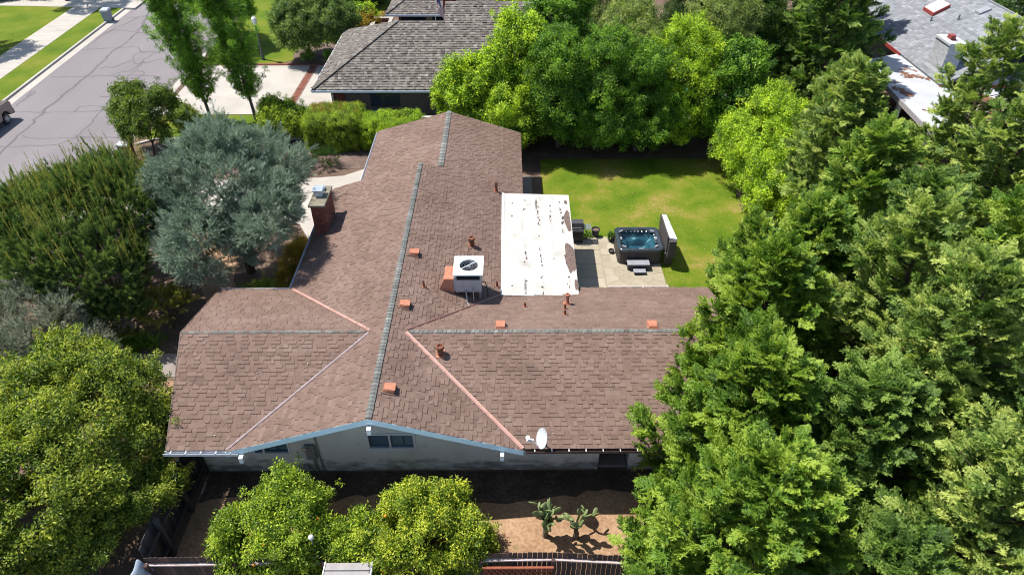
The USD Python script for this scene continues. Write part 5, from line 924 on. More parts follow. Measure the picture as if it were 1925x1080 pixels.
def limbs(parent, base, tops, r0, mat, fork=.45, seed=0, trunk=True):
    "tapered trunk that forks into limbs; one part each"
    r = np.random.default_rng(seed); base = np.array(base, float); ctr = np.mean(tops, 0); f = base + (ctr - base) * fork; f[2] = base[2] + (ctr[2] - base[2]) * fork
    t = np.linspace(0, 1, 5)[:, None]; path = base + (f - base) * t + np.c_[np.sin(t[:, 0] * PI) * r.normal(0, .08), np.sin(t[:, 0] * PI) * r.normal(0, .08), np.zeros(5)]
    path[0, 2] -= .1
    MB().tube(path, np.linspace(r0 * 1.25, r0 * .8, 5), 9).build(parent, 'trunk', mat)
    for q in tops:
        q = np.array(q, float); k = np.linspace(0, 1, 5)[:, None]; L = np.linalg.norm(q - f); bend = np.array([0, 0, .18 * L]); pth = f + (q - f) * k + np.sin(k * PI) * bend * .5 + np.sin(k * 2 * PI) * r.normal(0, .05 * L, 3)
        MB().tube(pth, np.linspace(r0 * .62, r0 * .12, 5), 7).build(parent, 'limb', mat)
def broad_tree(name, label, cat, base, lobes, n, kind, mat, r0=.12, scale=(.8, 1.25), seed=1, knob=(.30, .5), knobs=9, up=.45, group=None, bark='bark', low=-.35, fork=.45, inner=.22, extra=None, part='crown'):
    t = thing(name, label, cat, base, group); P, D = lumpy(lobes, n, seed, knob, knobs, low); r = np.random.default_rng(seed + 99)
    limbs(t, base, [np.array(c) + np.array([0, 0, .1 * rd[2]]) for c, rd in lobes] if len(lobes) > 2 else [np.array(c) + np.array(rd) * d for c, rd in lobes for d in ((.5, 0, .2), (-.4, .4, .2), (-.1, -.5, .25), (.05, .05, .7))], r0, M[bark], fork, seed)
    if inner:
        m = int(n * inner); i = r.choice(len(P), m); c = np.array([l[0] for l in lobes]); nearest = c[np.argmin(((P[i][:, None] - c) ** 2).sum(2), 1)]; Q = nearest + (P[i] - nearest) * r.uniform(.45, .85, m)[:, None]
        P = np.vstack([P, Q]); D = np.vstack([D, D[i]])
    S = r.uniform(*scale, len(P)); m = len(P) // 22; i = r.choice(len(P), m); g = D[i] * .8 + np.array([0, 0, .75]) + r.normal(0, .3, (m, 3)); g /= np.linalg.norm(g, axis=1, keepdims=True)
    for q in (.22, .42, .6): P = np.vstack([P, P[i] + g * (q * S[i] * r.uniform(.8, 1.3, m))[:, None]]); D = np.vstack([D, g]); S = np.r_[S, S[i] * (.95 - .55 * q)]
    d = D + np.array([0, 0, up]) + r.normal(0, .25, D.shape)
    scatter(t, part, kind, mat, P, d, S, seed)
    if extra is not None: extra(t, r)
    return t
def conifer(label, x, y, H, R, mat, seed, nb=95, dens=1.0, z0=.12, group='conifers along the right side', lean=(0, 0), scale=1.0, name='conifer_tree', pw=.75, bare=0.0):
    t = thing(name, label, 'conifer', (x, y, 0), group); r = np.random.default_rng(seed)
    zs = np.linspace(0, 1, 9); path = np.c_[x + lean[0] * zs ** 1.5 + .08 * np.sin(zs * 5 + seed), y + lean[1] * zs ** 1.5 + .08 * np.cos(zs * 4 + seed), zs * H]; path[0, 2] = -.1
    MB().tube(path, np.linspace(.24 * H / 10, .015, 9), 9).build(t, 'trunk', M['bark'])
    br = MB(); P, D, S = [], [], []; az = r.uniform(0, 2 * PI)
    for k in range(nb):
        f = z0 + (1 - z0) * ((k + r.random()) / nb) ** .92; f = min(f, .985); az += 2.39996 + r.normal(0, .3); o = np.array([np.interp(f, zs, path[:, 0]), np.interp(f, zs, path[:, 1]), f * H])
        L = (R * (1 - f) ** pw + .22) * r.uniform(.62, 1.18) * (1.0 if f > .3 else .75 + f); ca, sa = math.cos(az), math.sin(az); rise = -.10 + .75 * f ** 1.6 + r.normal(0, .1)
        n = 6; u = np.linspace(0, 1, n); hz = L * u; vz = L * (rise * u - .22 * (1 - f) * u + .34 * u ** 2.4); pth = o + np.c_[ca * hz, sa * hz, vz]
        if L > .8: br.tube(pth, np.linspace(.012 + .018 * L, .006, n), 5, cap=False)
        for q in ([.42, .6, .77, .9, 1.0] if L > 1.3 else [.5, .78, 1.0] if L > .6 else [.6, 1.0]):
            if q < .8 and r.random() < bare: continue
            c0 = np.array([np.interp(q, u, pth[:, j]) for j in range(3)]); lat = np.array([-sa, ca, 0.]); side = r.choice([-1, 0, 1]) if q < .95 else 0
            c0 = c0 + lat * side * L * .26 * (1.15 - q) * r.uniform(.5, 1.3) + np.array([0, 0, r.normal(.03, .05)]); m = max(3, int(r.integers(4, 7) * dens))
            for i in range(m):
                w = r.normal(0, 1, 3); w /= np.linalg.norm(w); d = np.array([ca, sa, 0]) * (.35 + .5 * q) + lat * side * .4 + np.array([0, 0, .45 + .4 * f]) + w * 1.0
                P.append(c0 + w * .10 * (1 + .5 * L / R)); D.append(d); S.append(scale * r.uniform(.7, 1.2) * (.72 + .4 * (1 - f)))
    for k in range(10): P.append(path[-1] + np.array([0, 0, -.05 * k])); D.append(np.array([r.normal(0, .35), r.normal(0, .35), 1])); S.append(scale * .6)
    if br.v: br.build(t, 'branches', M['bark'], kind='stuff')
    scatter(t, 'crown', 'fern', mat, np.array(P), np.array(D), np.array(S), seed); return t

LF = {
 'citrus': leafy('leaf_citrus', (0.049, 0.102, 0.014), (0.217, 0.343, 0.031), (0.574, 0.680, 0.066), (1.0, 1.0, .35)),
 'citrus_dark': leafy('leaf_citrus_dark', (.040, .085, .014), (.175, .255, .030), (.50, .55, .08), (1.0, 1.0, .35)),
 'orange': leafy('leaf_orange_tree', (0.061, 0.123, 0.014), (0.279, 0.385, 0.028), (0.680, 0.706, 0.081), (1.0, 1.0, .3)),
 'bright': leafy('leaf_bright', (0.057, 0.129, 0.013), (0.281, 0.453, 0.034), (0.678, 0.844, 0.058), (1.0, 1.0, .3)),
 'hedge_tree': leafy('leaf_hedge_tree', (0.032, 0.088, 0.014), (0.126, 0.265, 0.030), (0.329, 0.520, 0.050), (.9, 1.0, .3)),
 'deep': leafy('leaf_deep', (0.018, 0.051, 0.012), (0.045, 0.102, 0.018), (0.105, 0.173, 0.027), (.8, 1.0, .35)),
 'sage': leafy('leaf_sage', (0.079, 0.119, 0.035), (0.206, 0.278, 0.072), (0.433, 0.477, 0.137), (.9, 1.0, .4)),
 'columnar': leafy('leaf_columnar', (0.044, 0.112, 0.014), (0.153, 0.319, 0.028), (0.300, 0.481, 0.042), (.9, 1.0, .3)),
 'lawn_tree': leafy('leaf_lawn_tree', (0.049, 0.096, 0.028), (0.147, 0.235, 0.058), (0.325, 0.420, 0.115), (.9, 1.0, .4)),
 'small_tree': leafy('leaf_small_tree', (.04, .075, .012), (.11, .195, .025), (.25, .34, .05), (1, .95, .35)),
 'red_tip': leafy('leaf_red_tip', (0.175, 0.105, 0.021), (0.315, 0.210, 0.035), (0.455, 0.298, 0.052), (1, .8, .3)),
 'gold': leafy('leaf_gold', (0.158, 0.123, 0.018), (0.333, 0.245, 0.028), (0.525, 0.385, 0.052), (1, .9, .3)),
 'pine': leafy('needle_pine', (0.038, 0.076, 0.021), (0.114, 0.190, 0.047), (0.252, 0.333, 0.079), (.9, 1, .4), .25, .5),
 'candle': leafy('needle_candle', (0.160, 0.192, 0.035), (0.272, 0.280, 0.056), (0.384, 0.352, 0.080), (1, 1, .4), .25, .5),
 'olive': leafy('leaf_olive', (0.085, 0.125, 0.084), (0.208, 0.273, 0.196), (0.414, 0.498, 0.366), (.8, 1, .7), .2, .5),
 'olive2': leafy('leaf_olive_low', (0.105, 0.120, 0.078), (0.239, 0.254, 0.175), (0.429, 0.446, 0.330), (.8, 1, .7), .2, .5),
 'fern': leafy('needle_conifer', (0.035, 0.095, 0.016), (0.171, 0.297, 0.040), (0.412, 0.515, 0.090), (.9, 1, .4), .42, .5, .35, old=(.11, .075, .03)),
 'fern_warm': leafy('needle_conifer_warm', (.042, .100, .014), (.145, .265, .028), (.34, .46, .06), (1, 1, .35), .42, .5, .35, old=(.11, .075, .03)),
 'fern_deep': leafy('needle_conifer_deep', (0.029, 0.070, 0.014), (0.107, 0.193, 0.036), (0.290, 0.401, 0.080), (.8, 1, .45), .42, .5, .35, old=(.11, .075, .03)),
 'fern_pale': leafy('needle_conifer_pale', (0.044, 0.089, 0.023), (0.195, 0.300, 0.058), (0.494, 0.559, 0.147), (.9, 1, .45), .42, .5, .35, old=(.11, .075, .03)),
}
# --- conifers on the right
CON = [
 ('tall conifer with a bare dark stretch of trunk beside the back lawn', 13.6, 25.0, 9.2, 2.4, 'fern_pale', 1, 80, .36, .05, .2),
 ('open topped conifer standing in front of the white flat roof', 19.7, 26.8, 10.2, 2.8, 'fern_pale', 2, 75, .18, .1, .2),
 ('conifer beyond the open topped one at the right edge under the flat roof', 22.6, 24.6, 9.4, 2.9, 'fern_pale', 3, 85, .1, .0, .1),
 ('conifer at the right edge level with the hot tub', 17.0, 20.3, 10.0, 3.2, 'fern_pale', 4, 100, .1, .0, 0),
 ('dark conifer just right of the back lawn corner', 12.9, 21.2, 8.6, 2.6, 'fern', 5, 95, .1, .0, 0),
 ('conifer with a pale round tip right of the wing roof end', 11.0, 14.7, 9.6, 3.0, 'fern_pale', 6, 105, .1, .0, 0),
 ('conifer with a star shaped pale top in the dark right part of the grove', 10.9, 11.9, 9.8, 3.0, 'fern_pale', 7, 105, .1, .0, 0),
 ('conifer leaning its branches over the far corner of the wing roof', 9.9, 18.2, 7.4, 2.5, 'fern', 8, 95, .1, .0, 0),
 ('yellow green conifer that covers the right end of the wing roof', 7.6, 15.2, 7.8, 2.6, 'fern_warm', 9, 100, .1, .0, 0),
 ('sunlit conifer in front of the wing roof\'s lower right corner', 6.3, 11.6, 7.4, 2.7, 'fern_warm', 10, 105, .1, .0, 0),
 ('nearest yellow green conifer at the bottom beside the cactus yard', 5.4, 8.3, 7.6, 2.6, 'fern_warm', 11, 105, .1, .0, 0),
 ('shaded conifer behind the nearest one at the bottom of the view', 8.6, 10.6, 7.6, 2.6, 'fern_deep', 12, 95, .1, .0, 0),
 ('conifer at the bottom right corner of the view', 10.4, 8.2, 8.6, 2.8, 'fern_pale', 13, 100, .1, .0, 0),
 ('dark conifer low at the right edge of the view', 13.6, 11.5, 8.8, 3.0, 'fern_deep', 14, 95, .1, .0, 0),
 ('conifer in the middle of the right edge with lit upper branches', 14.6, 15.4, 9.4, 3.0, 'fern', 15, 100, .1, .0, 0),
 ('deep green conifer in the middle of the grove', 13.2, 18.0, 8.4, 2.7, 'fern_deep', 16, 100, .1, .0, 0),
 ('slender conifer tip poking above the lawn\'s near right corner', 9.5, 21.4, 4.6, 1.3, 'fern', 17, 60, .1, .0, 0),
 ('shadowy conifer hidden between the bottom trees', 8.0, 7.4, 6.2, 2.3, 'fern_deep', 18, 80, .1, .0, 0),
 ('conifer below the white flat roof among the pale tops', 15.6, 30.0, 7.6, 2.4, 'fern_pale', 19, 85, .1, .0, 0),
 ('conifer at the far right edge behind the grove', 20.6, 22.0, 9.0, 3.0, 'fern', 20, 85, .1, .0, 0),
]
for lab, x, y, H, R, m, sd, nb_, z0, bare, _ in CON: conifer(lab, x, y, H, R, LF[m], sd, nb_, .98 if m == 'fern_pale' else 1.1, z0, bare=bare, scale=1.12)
# three dark conifers against the grey roof
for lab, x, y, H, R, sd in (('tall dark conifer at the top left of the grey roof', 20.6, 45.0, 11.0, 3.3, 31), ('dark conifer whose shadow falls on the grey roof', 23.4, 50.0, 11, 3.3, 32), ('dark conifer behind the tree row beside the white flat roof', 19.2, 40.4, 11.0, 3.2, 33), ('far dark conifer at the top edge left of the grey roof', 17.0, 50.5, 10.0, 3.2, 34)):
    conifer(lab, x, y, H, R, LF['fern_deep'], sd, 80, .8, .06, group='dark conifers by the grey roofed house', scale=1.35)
# --- tall hedge trees behind the back lawn
ROW = [
 ('bright green leafy tree at the left end of the tree row against the shake roof', -2.2, 38.2, 5.2, 2.1, 2.0, 'bright', 'upright', 780),
 ('taller bright green tree second from the left in the tree row', 0.6, 38.4, 7.4, 2.1, 2.2, 'bright', 'upright', 900),
 ('low yellow green tree bending towards the house ridge', 0.4, 36.6, 4.6, 1.8, 1.8, 'bright', 'small', 620),
 ('deep green tree third from the left in the tree row', 3.0, 37.2, 7.0, 2.1, 2.5, 'hedge_tree', 'small', 900),
 ('green hedge tree left of the pool gap', 5.2, 36.9, 6.8, 1.9, 2.5, 'hedge_tree', 'small', 860),
 ('sage green tree rising behind the pool gap', 7.4, 39.6, 7.8, 2.2, 2.2, 'sage', 'small', 760),
 ('dark hedge tree in the middle of the back lawn border', 7.6, 36.7, 6.2, 1.9, 2.4, 'hedge_tree', 'small', 800),
 ('yellow green tree right of the pool gap', 10.2, 37.4, 7.2, 2.0, 2.5, 'bright', 'small', 820),
 ('olive toned tree behind the right half of the tree row', 12.6, 40.6, 8.2, 2.4, 2.4, 'sage', 'small', 800),
 ('green tree at the right end of the tree row', 12.9, 37.2, 6.4, 2.0, 2.5, 'hedge_tree', 'upright', 820),
 ('tall back tree at the top edge above the left of the row', 3.0, 43.0, 8.0, 2.4, 2.3, 'hedge_tree', 'upright', 760),
 ('tall pale green tree at the top edge above the pool', 7.5, 52.0, 8.2, 3.0, 2.6, 'sage', 'small', 800),
 ('tall deep green tree at the top edge right of the pool', 13.6, 48.5, 8.6, 2.8, 2.6, 'deep', 'small', 800),
 ('broad tree at the top edge behind the shake roof', 1.6, 50.5, 7.6, 2.6, 2.4, 'bright', 'upright', 760),
 ('dark bushy tree beside the swimming pool deck', 15.8, 43.2, 7.2, 2.3, 2.2, 'deep', 'small', 700),
]
for k, (lab, x, y, H, rx, ry, m, kd, n) in enumerate(ROW):
    r = np.random.default_rng(200 + k); hb = .75 if y < 42 else 1.6; zc = (H + hb) / 2
    lob = [((x, y, zc), (rx * .92, ry * .92, (H - hb) / 2)), ((x + r.uniform(-.6, .6), y - .2, hb + (H - hb) * .3), (rx, ry, (H - hb) * .32)), ((x + r.uniform(-.5, .5), y + r.uniform(-.4, .4), H - 1.5), (rx * .7, ry * .7, 1.5))]
    broad_tree('hedge_tree', lab, 'tree', (x, y, 0), lob, int(n * 1.5), kd, LF[m], .11, (.85, 1.35), 300 + k, (.26, .48), 12, .5, 'tall trees behind the back lawn', 'pale_bark', -.75)
# --- bright yellow green shrubs right of the lawn
for k, (lab, x, y, H, r_) in enumerate((('big bright yellow green bush at the right end of the back lawn', 14.1, 33.4, 5.2, 2.7), ('bright yellow green bush below the big one beside the lawn', 14.4, 29.6, 4.4, 2.2), ('bright bush behind the conifer trunk right of the lawn', 17.0, 31.8, 5.2, 2.4))):
    broad_tree('bright_bush', lab, 'bush', (x, y, 0), [((x, y, H * .5), (r_, r_, H * .5)), ((x - .5, y - .6, H * .38), (r_ * .9, r_ * .9, H * .36))], 1300, 'small', LF['bright'], .1, (.85, 1.25), 400 + k, (.24, .42), 16, .6, 'bright bushes right of the back lawn', 'bark', -.7)
# --- citrus trees in the side yard
def oranges(n, lobes, parentname='orange'):
    def f(t, r):
        P, D = lumpy(lobes, n, 77, shell=(.96, 1.08)); s = trimesh.creation.icosphere(2, .045)
        for p in P[:n]: MB().add(np.array(s.vertices) + p, np.array(s.faces)).build(t, 'orange', M['fruit'], smooth=True)
    return f
M['fruit'] = noisy('orange_fruit', ramp2(c3(.55, .18, .015), c3(.7, .28, .02)), scale=9, rough=.45)
L10 = [((-12.95, 12.6, 2.4), (2.4, 2.3, 2.1)), ((-13.65, 10.6, 2.3), (2.3, 2.2, 2.1)), ((-15.15, 13.4, 2.4), (2.2, 2.2, 2.0)), ((-12.25, 14.4, 2.5), (1.6, 1.5, 1.8)), ((-12.25, 11.4, 1.9), (1.2, 1.3, 1.4)), ((-13.95, 15.0, 3.1), (1.4, 1.2, 1.4)), ((-15.55, 11.2, 2.2), (2, 2, 2))]
broad_tree('citrus_tree', 'large broad citrus tree at the bottom left outside the side fence', 'tree', (-13.2, 12.2, 0), L10, 3400, 'citrus', LF['citrus_dark'], .2, (.8, 1.2), 501, (.24, .42), 9, .6, 'citrus trees round the side yard', 'bark', -.5)
L11 = [((-6.7, 10.6, 1.5), (1.5, 1.1, 1.4)), ((-6.3, 11.2, 1.8), (.85, .75, 1.1)), ((-6.35, 11.5, 2.55), (.36, .34, .75)), ((-7.5, 10.35, 1.2), (.8, .75, 1.0)), ((-5.7, 10.3, 1.35), (.9, .7, 1.1))]
broad_tree('citrus_tree', 'citrus tree with a tall leafy shoot in front of the electric meter', 'tree', (-6.8, 10.9, 0), L11, 1250, 'citrus', LF['citrus'], .1, (.7, 1.05), 502, (.26, .45), 8, .6, 'citrus trees round the side yard', 'bark', -.6, extra=oranges(5, L11))
L12 = [((-2.5, 10.55, 1.35), (1.45, 1.1, 1.35)), ((-2.2, 11.0, 1.75), (1.1, .85, 1.1)), ((-1.55, 10.5, 1.2), (.95, .85, 1.1)), ((-3.4, 10.3, 1.1), (.8, .75, 1.0))]
broad_tree('citrus_tree', 'round yellow green orange tree left of the prickly pears', 'tree', (-2.5, 10.8, 0), L12, 1150, 'citrus', LF['orange'], .1, (.7, 1.05), 503, (.26, .45), 9, .6, 'citrus trees round the side yard', 'bark', -.6, extra=oranges(9, L12))
L13 = [((-4.6, 10.3, 1.0), (.85, .65, .85)), ((-4.1, 10.8, 1.35), (.4, .38, .75)), ((-5.0, 10.4, 1.1), (.55, .5, .75))]
broad_tree('citrus_tree', 'small citrus bush between the two larger citrus trees', 'tree', (-4.6, 10.6, 0), L13, 520, 'citrus', LF['citrus'], .07, (.65, 1.0), 504, (.26, .45), 8, .6, 'citrus trees round the side yard', 'bark', -.6, extra=oranges(3, L13))
broad_tree('low_shrub', 'small dark green shrub at the foot of the back fence', 'shrub', (-.3, 10.15, 0), [((-.3, 10.15, .2), (.45, .25, .28))], 60, 'hedge', LF['citrus_dark'], .02, (.7, 1.0), 505, inner=0)
broad_tree('fence_bush', 'dark green bush hanging over the top of the side fence', 'bush', (-11.0, 11.9, 0), [((-10.75, 11.85, 1.6), (.75, .8, .95)), ((-10.6, 12.4, 1.3), (.5, .5, .7))], 300, 'citrus', LF['citrus_dark'], .05, (.7, 1.0), 506, group=None)
# --- front garden: olive, pine, low olive
LO = [((-11.8, 24.4, 4.55), (2.6, 2.4, 1.9)), ((-10.8, 26.3, 4.25), (2.0, 1.9, 1.7)), ((-12.9, 26.0, 4.3), (1.7, 1.7, 1.6)), ((-12.0, 21.9, 3.25), (1.5, 1.3, 1.5)), ((-10.2, 23.7, 3.85), (1.4, 1.6, 1.3)), ((-9.35, 22.3, 4.5), (1.0, 1.2, 0.9)), ((-9.9, 23.6, 4.8), (1.1, 1.1, 0.9)), ((-12.9, 23.6, 3.6), (1.7, 1.8, 1.7)), ((-11.7, 25.2, 5.7), (1.5, 1.4, 1.2))]
broad_tree('olive_tree', 'large silver grey olive tree between pine and brick chimney', 'tree', (-11.9, 24.9, 0), LO, 5600, 'olive', LF['olive'], .17, (.75, 1.25), 511, (.26, .46), 10, .55, None, 'bark', -.55)
LP = [((-17.85, 22.7, 3.05), (2.9, 2.8, 2.2)), ((-16.25, 24.3, 3.65), (2.3, 2.1, 2.0)), ((-19.25, 24.3, 3.05), (2.2, 2.2, 1.9)), ((-16.65, 21.7, 2.65), (2.2, 2.1, 1.9)), ((-17.25, 24.7, 4.05), (1.8, 1.7, 1.6)), ((-15.55, 20.4, 1.2), (1.1, 1.0, 1.0))]
def candles(t, r):
    P, D = lumpy(LP, 330, 91, low=.2, shell=(.96, 1.06)); k = P[:, 2] > 3.0
    scatter(t, 'young_shoots', 'candle', LF['candle'], P[k], np.c_[r.normal(0, .10, k.sum()), r.normal(0, .10, k.sum()), np.ones(k.sum())], r.uniform(1.0, 1.8, k.sum()), 92)
broad_tree('pine_tree', 'wide dark pine with upright yellow green shoots beside the street', 'tree', (-17.8, 23.6, 0), LP, 5400, 'needle', LF['pine'], .2, (.95, 1.4), 512, (.22, .4), 12, .8, None, 'bark', -.6, extra=candles)
broad_tree('pine_sapling', 'small bright green pine clump near the left wing roof', 'shrub', (-14.0, 21.0, 0), [((-14.1, 21.1, .9), (.8, .7, .8)), ((-13.6, 21.4, .8), (.5, .5, .6))], 170, 'needle', LF['candle'], .05, (.8, 1.2), 513)
LW = [((-17.2, 18.9, 1.7), (1.7, 1.6, 1.4)), ((-18.8, 19.6, 1.7), (1.7, 1.6, 1.4)), ((-16.3, 18.2, 1.3), (1.2, 1.2, 1.2)), ((-18.4, 17.6, 1.5), (1.5, 1.4, 1.3)), ((-20.3, 19.2, 1.4), (1.5, 1.5, 1.3))]
broad_tree('olive_shrub', 'low grey green olive shrub at the left edge below the pine', 'shrub', (-17.6, 18.8, 0), LW, 2100, 'olive', LF['olive2'], .1, (.7, 1.15), 514, (.26, .46), 10, .6, None, 'bark', -.6)
broad_tree('street_tree', 'leafy green tree at the left edge behind the pine', 'tree', (-21.6, 27.2, 0), [((-21.4, 27.3, 1.9), (1.3, 1.4, 1.4)), ((-21.9, 25.8, 1.3), (1.0, 1.0, 1.1))], 420, 'upright', LF['small_tree'], .08, (.8, 1.2), 515)
t = thing('strappy_clump', 'dark clump of strappy leaves beside the garden path', 'plant', (-15.2, 19.9, 0)); r = np.random.default_rng(3); P = np.c_[-15.2 + r.normal(0, .38, 40), 19.95 + r.normal(0, .3, 40), np.full(40, .0)]
scatter(t, 'leaves', 'blade', LF['columnar'], P, np.c_[r.normal(0, .3, 40), r.normal(0, .3, 40), np.ones(40)], r.uniform(.7, 1.1, 40), 3)
broad_tree('gold_hedge', 'golden green shrub against the chimney side of the house', 'shrub', (-9.3, 23.6, 0), [((-9.5, 24.6, .7), (.7, 1.6, .8)), ((-9.4, 21.9, .5), (.7, 1.5, .6))], 420, 'hedge', LF['gold'], .05, (.9, 1.3), 516, (.3, .45), 8, .6, None, 'bark', -.4)
broad_tree('low_shrub', 'dark low shrub in the shade under the olive tree', 'shrub', (-10.3, 22.2, 0), [((-10.4, 22.0, .5), (.9, 1.3, .55))], 240, 'hedge', LF['citrus_dark'], .04, (.9, 1.2), 518)
broad_tree('ground_cover', 'reddish ground cover shrub below the small multi stemmed tree', 'shrub', (-19.7, 33.6, 0), [((-19.9, 33.9, .2), (1.3, .8, .35)), ((-18.4, 33.3, .2), (1.2, .7, .35))], 200, 'hedge', LF['red_tip'], .03, (.8, 1.1), 517)
# --- street side trees beyond
broad_tree('small_tree', 'small multi stemmed olive green tree behind the brick pillar', 'tree', (-21.0, 36.3, 0), [((-20.6, 36.7, 2.5), (1.7, 1.5, 1.4)), ((-21.7, 37.2, 2.5), (1.3, 1.2, 1.3)), ((-19.6, 36.4, 2.0), (1.1, 1.1, 1.2)), ((-20.8, 36.0, 1.9), (1.2, 1.0, 1.1))], 800, 'upright', LF['small_tree'], .06, (.8, 1.2), 520, (.28, .5), 9, .5, None, 'bark', -.5, .3)
broad_tree('ball_shrub', 'clipped round dark shrub on the lawn strip', 'shrub', (-20.0, 39.5, 0), [((-20.0, 39.5, .75), (.75, .75, .8))], 260, 'hedge', LF['citrus_dark'], .04, (.9, 1.2), 521, (.2, .3), 10, .5)
for k, (lab, x, y, H, rx) in enumerate((('left one of the two columnar street side trees', -18.9, 40.3, 8.6, .84), ('right one of the two columnar street side trees', -15.95, 40.05, 9.2, .84))):
    t = thing('columnar_tree', lab, 'tree', (x, y, 0), 'columnar street side trees'); r = np.random.default_rng(530 + k); zs = np.linspace(0, 1, 9); lean = lambda f: np.array([x - 1.2 * f ** 1.8, y + .15 * f, f * H])
    MB().tube([lean(f) - (0, 0, .1 * (f == 0)) for f in zs], np.linspace(.11, .012, 9), 9).build(t, 'trunk', M['pale_bark']); P, D, S = [], [], []; az = r.uniform(0, 6)
    for i in range(84):
        f = .17 + .8 * (i + r.random()) / 84; az += 2.4 + r.normal(0, .35); o = lean(f); L = (.6 + 2.3 * (1 - f) ** .7) * r.uniform(.55, 1.25) * min(1, .55 + (f - .17) * 3); tl = r.uniform(.5, .9); d = np.array([math.cos(az) * math.sin(tl), math.sin(az) * math.sin(tl), math.cos(tl)])
        pth = np.array([o + d * L * q + np.array([0, 0, .12 * L * q * q]) for q in np.linspace(0, 1, 4)]); MB().tube(pth, [.028, .02, .012, .004], 5).build(t, 'limb', M['pale_bark'])
        for q in np.linspace(.25, 1.05, 7):
            for _ in range(2): P.append(o + d * L * q + np.array([0, 0, .12 * L * q * q]) + r.normal(0, .09, 3)); D.append(d + np.array([0, 0, .5]) + r.normal(0, .35, 3)); S.append(r.uniform(.7, 1.1) * (1.2 - .45 * q))
    for q in range(8): P.append(lean(1 - .03 * q)); D.append((0, 0, 1.)); S.append(.6)
    scatter(t, 'crown', 'upright', LF['columnar'], np.array(P), np.array(D), np.array(S), 530 + k)
broad_tree('round_tree', 'round crowned tree in a mulch ring on the neighbour\'s lawn', 'tree', (-15.6, 52.6, 0), [((-14.9, 52.2, 2.9), (2.5, 2.2, 2.0)), ((-16.0, 51.6, 2.5), (1.4, 1.5, 1.4)), ((-13.0, 51.6, 2.6), (1.8, 1.6, 1.6)), ((-15.4, 50.8, 2.0), (1.6, 1.2, 1.1))], 1700, 'upright', LF['lawn_tree'], .14, (.9, 1.4), 540, (.28, .45), 12, .5, None, 'bark', -.4, .4)
ground_piece('mulch_ring', MB().slab(Point(-14.2, 53.0).buffer(2.6).difference(sbox(-20, 45, -10, 50.76)), -.05, .03), M['mulch'], 'brown mulch bed round the neighbour\'s tree', 'mulch')
broad_tree('street_tree', 'green tree at the top edge between the street and the neighbour\'s lawn', 'tree', (-22.3, 56.2, 0), [((-22.9, 55.2, 3.4), (2.3, 2.0, 1.8)), ((-21.6, 55.0, 3.0), (1.5, 1.5, 1.4)), ((-24.2, 57.0, 4.2), (2.0, 2.0, 1.8))], 1100, 'upright', LF['columnar'], .14, (.9, 1.4), 541, (.28, .45), 12, .5, None, 'bark', -.4, .4)
for k, (lab, x, y, w) in enumerate((('little shrub left in the neighbour\'s mulch bed', -15.4, 51.7, .5), ('little shrub right in the neighbour\'s mulch bed', -13.6, 51.6, .5))):
    broad_tree('low_shrub', lab, 'shrub', (x, y, 0), [((x, y, .3), (w, w, .4))], 60, 'hedge', LF['columnar'], .03, (.8, 1.1), 550 + k, inner=0)
# hedge
def box_hedge(t, x0, x1, y0, y1, h, n, mat, seed, kind='hedge', scale=(.8, 1.15)):
    r = np.random.default_rng(seed); A = np.array([(x1 - x0) * (y1 - y0), (x1 - x0) * h, (x1 - x0) * h, (y1 - y0) * h, (y1 - y0) * h]); f = r.choice(5, n, p=A / A.sum()); u, v = r.random(n), r.random(n); N = np.array([(0, 0, 1), (0, -1, 0), (0, 1, 0), (-1, 0, 0), (1, 0, 0)], float)[f]
    P = np.c_[np.where(f < 3, x0 + (x1 - x0) * u, np.where(f == 3, x0, x1)), np.where(f == 0, y0 + (y1 - y0) * v, np.where(f == 1, y0, np.where(f == 2, y1, y0 + (y1 - y0) * u))), np.where(f == 0, h, h * v)]
    P = P + N * ((meshkit.fbm(P * 1.3, 3, seed)[:, None] - .55) * .5); c = np.array([(x0 + x1) / 2, (y0 + y1) / 2, h * .5]); e = np.abs((P - c) / np.array([(x1 - x0) / 2, (y1 - y0) / 2, h / 2])); over = np.sort(e, 1)[:, -2] > .86; P[over] = c + (P[over] - c) * .95
    scatter(t, 'foliage', kind, mat, P, N + np.array([0, 0, .35]) + r.normal(0, .3, (n, 3)), r.uniform(*scale, n), seed)
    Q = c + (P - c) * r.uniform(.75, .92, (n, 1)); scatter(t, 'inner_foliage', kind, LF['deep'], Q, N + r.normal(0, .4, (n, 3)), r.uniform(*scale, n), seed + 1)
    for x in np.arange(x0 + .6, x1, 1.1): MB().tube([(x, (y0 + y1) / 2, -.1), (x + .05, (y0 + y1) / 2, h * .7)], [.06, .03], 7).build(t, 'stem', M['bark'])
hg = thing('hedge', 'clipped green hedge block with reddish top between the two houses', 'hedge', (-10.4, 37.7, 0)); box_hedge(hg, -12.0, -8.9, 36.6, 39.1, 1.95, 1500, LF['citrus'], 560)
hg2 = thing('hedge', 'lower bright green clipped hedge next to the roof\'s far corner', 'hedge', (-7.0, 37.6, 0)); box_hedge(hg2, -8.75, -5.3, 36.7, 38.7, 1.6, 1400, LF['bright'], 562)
r = np.random.default_rng(8); n = 90; P = np.c_[r.uniform(-11.9, -9.0, n), r.uniform(37.6, 39.1, n), np.full(n, 1.98)]; scatter(hg, 'new_growth', 'hedge', LF['red_tip'], P, np.c_[r.normal(0, .4, (n, 2)), np.ones(n)], r.uniform(.6, .9, n), 89)
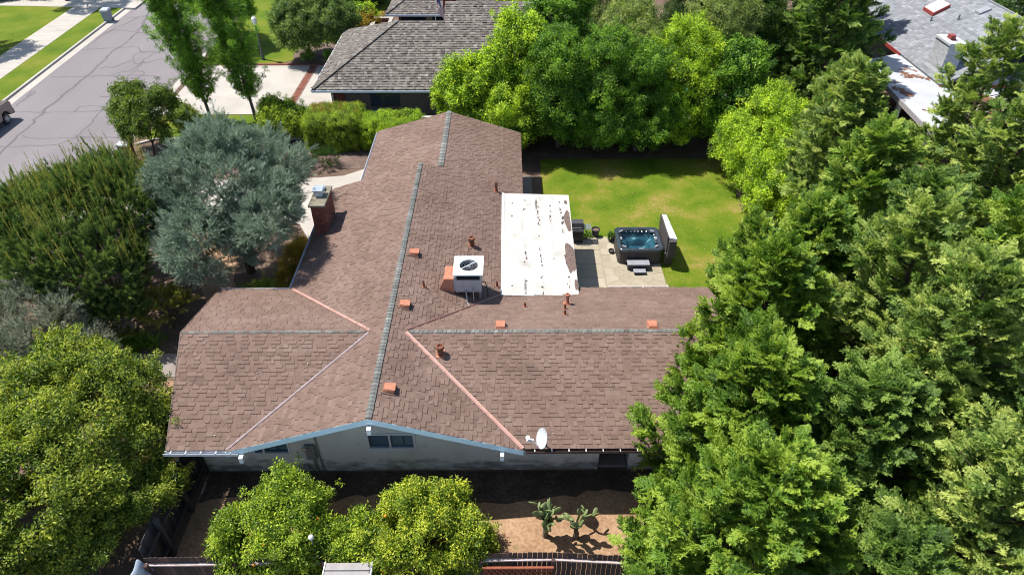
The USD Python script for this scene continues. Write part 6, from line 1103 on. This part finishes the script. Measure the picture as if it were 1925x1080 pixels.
broad_tree('leafy_shrub', 'loose yellow green shrub at the left end of the hedge', 'shrub', (-13.7, 38.4, 0), [((-13.7, 38.3, 1.1), (1.3, 1.1, 1.1)), ((-14.3, 38.5, 1.5), (.6, .6, .9)), ((-12.6, 38.6, .9), (.7, .7, .8))], 420, 'upright', LF['citrus'], .05, (.8, 1.2), 561)
broad_tree('low_shrub', 'small dark weeping shrub in the mulch beside the hedge', 'shrub', (-10.7, 34.9, 0), [((-10.7, 34.9, .35), (.9, .7, .42))], 120, 'olive', LF['deep'], .03, (.6, .9), 562)
# across the street and along the top edge
broad_tree('street_tree', 'tree across the street whose trunk stands on the lawn', 'tree', (-41.8, 67.3, 0), [((-42, 67.5, 6.6), (2.6, 2.6, 2.0))], 380, 'upright', LF['columnar'], .16, (1, 1.5), 570, low=-.3, fork=.7)
broad_tree('street_tree', 'tree beyond the left edge whose shadow falls on the sidewalk', 'tree', (-43.5, 54.5, 0), [((-43.2, 54.6, 5.0), (2.7, 2.7, 2.2))], 420, 'upright', LF['columnar'], .16, (1, 1.5), 571, low=-.3, fork=.6)
for k, (lab, nm, x, y, r_, h, m) in enumerate((('dark hedge at the top left corner across the street', 'bush', -45.5, 70.0, 2.4, 1.8, 'citrus_dark'), ('second dark bush at the top left corner', 'bush', -49.0, 69.0, 2.4, 2.0, 'columnar'), ('dark bush at the top edge beyond the neighbour\'s lawn', 'bush', -14.0, 66.5, 2.6, 2.4, 'deep'), ('tall dark tree at the top edge left of the shake roofs', 'tree', -10.6, 68.5, 3.0, 5.0, 'deep'), ('bright green shrub beside the brick entry planter', 'bush', -12.6, 59.8, 1.1, 1.4, 'bright'), ('yellow green shrub below the brick entry planter', 'bush', -12.0, 57.6, .8, 1.0, 'gold'), ('dark tree at the top right corner beyond the grey roof', 'tree', 40.5, 52.5, 3.4, 5.5, 'deep'), ('second dark tree at the top right corner', 'tree', 42.0, 60.0, 3.6, 6.5, 'deep'))):
    broad_tree('background_' + nm, lab, nm, (x, y, 0), [((x, y, h * .5), (r_, r_, h * .52))], 420, 'upright', LF[m], .1, (1.1, 1.7), 580 + k, (.26, .42), 12, .5, None, 'bark', -.6)
# grass standing on the back lawn, leaves lying about
r = np.random.default_rng(404); LAWN = Polygon([(1.85, 23.3), (10.3, 23.3), (10.75, 24.2), (12.2, 27.6), (12.05, 30.5), (12.45, 33.5), (12.7, 35.5), (1.95, 35.5)]).difference(sbox(2, 23.2, 7.15, 27.58)); P = np.c_[r.uniform(1.8, 12.8, 34000), r.uniform(23.2, 35.6, 34000)]
shapely.prepare(LAWN); P = P[shapely.contains_xy(LAWN, P[:, 0], P[:, 1])]; g = meshkit.fbm(np.c_[P * .55, np.full(len(P), 2.2)], 4, 6); P = P[g + r.normal(0, .05, len(P)) < .56]
lv = MB(); Q = P[r.choice(len(P), 260)]
for x, y in Q:
    a = r.uniform(0, 2 * PI); R = np.array([math.cos(a), math.sin(a)]) * .045; W_ = np.array([-R[1], R[0]]) * .5; z = .03; lv.add([(x - R[0], y - R[1], z), (x + W_[0], y + W_[1], z + .01), (x + R[0], y + R[1], z), (x - W_[0], y - W_[1], z + .01)], [(3, 2, 1, 0)[::-1]], r.random())
solo('fallen_leaves', lv, noisy('dry_leaves', ramp2(c3(.3, .24, .10), c3(.5, .42, .22)), scale=5, rough=.9, tone=.6), 'pale dry leaves scattered over the back lawn', 'leaves', kind='stuff')
lv = MB()
for k in range(170):
    nm = ('right', 'left', 'wing_right_front', 'wing_right_back', 'wing_left_front')[r.integers(0, 5)]; zf, poly, dn = PLANES[nm]; pg = Polygon(poly).buffer(-.1); x0_, y0_, x1_, y1_ = pg.bounds; x, y = r.uniform(x0_, x1_), r.uniform(y0_, y1_)
    if not pg.contains(Point(x, y)): continue
    a = r.uniform(0, 2 * PI); l = r.uniform(.015, .05); d = np.array([math.cos(a), math.sin(a)]) * l; w = np.array([-d[1], d[0]]) * .4; q = [(x - d[0], y - d[1]), (x + w[0], y + w[1]), (x + d[0], y + d[1]), (x - w[0], y - w[1])]
    lv.add([(a_, b_, zf(a_, b_) + .036) for a_, b_ in q], [(3, 2, 1, 0)[::-1]], r.random())
solo('roof_debris', lv, noisy('debris', ramp2(c3(.12, .08, .05), c3(.42, .36, .28)), scale=5, rough=.9, tone=.7), 'small leaves and twigs lying on the brown shingles', 'leaves', kind='stuff')
print('sprays', COUNT)
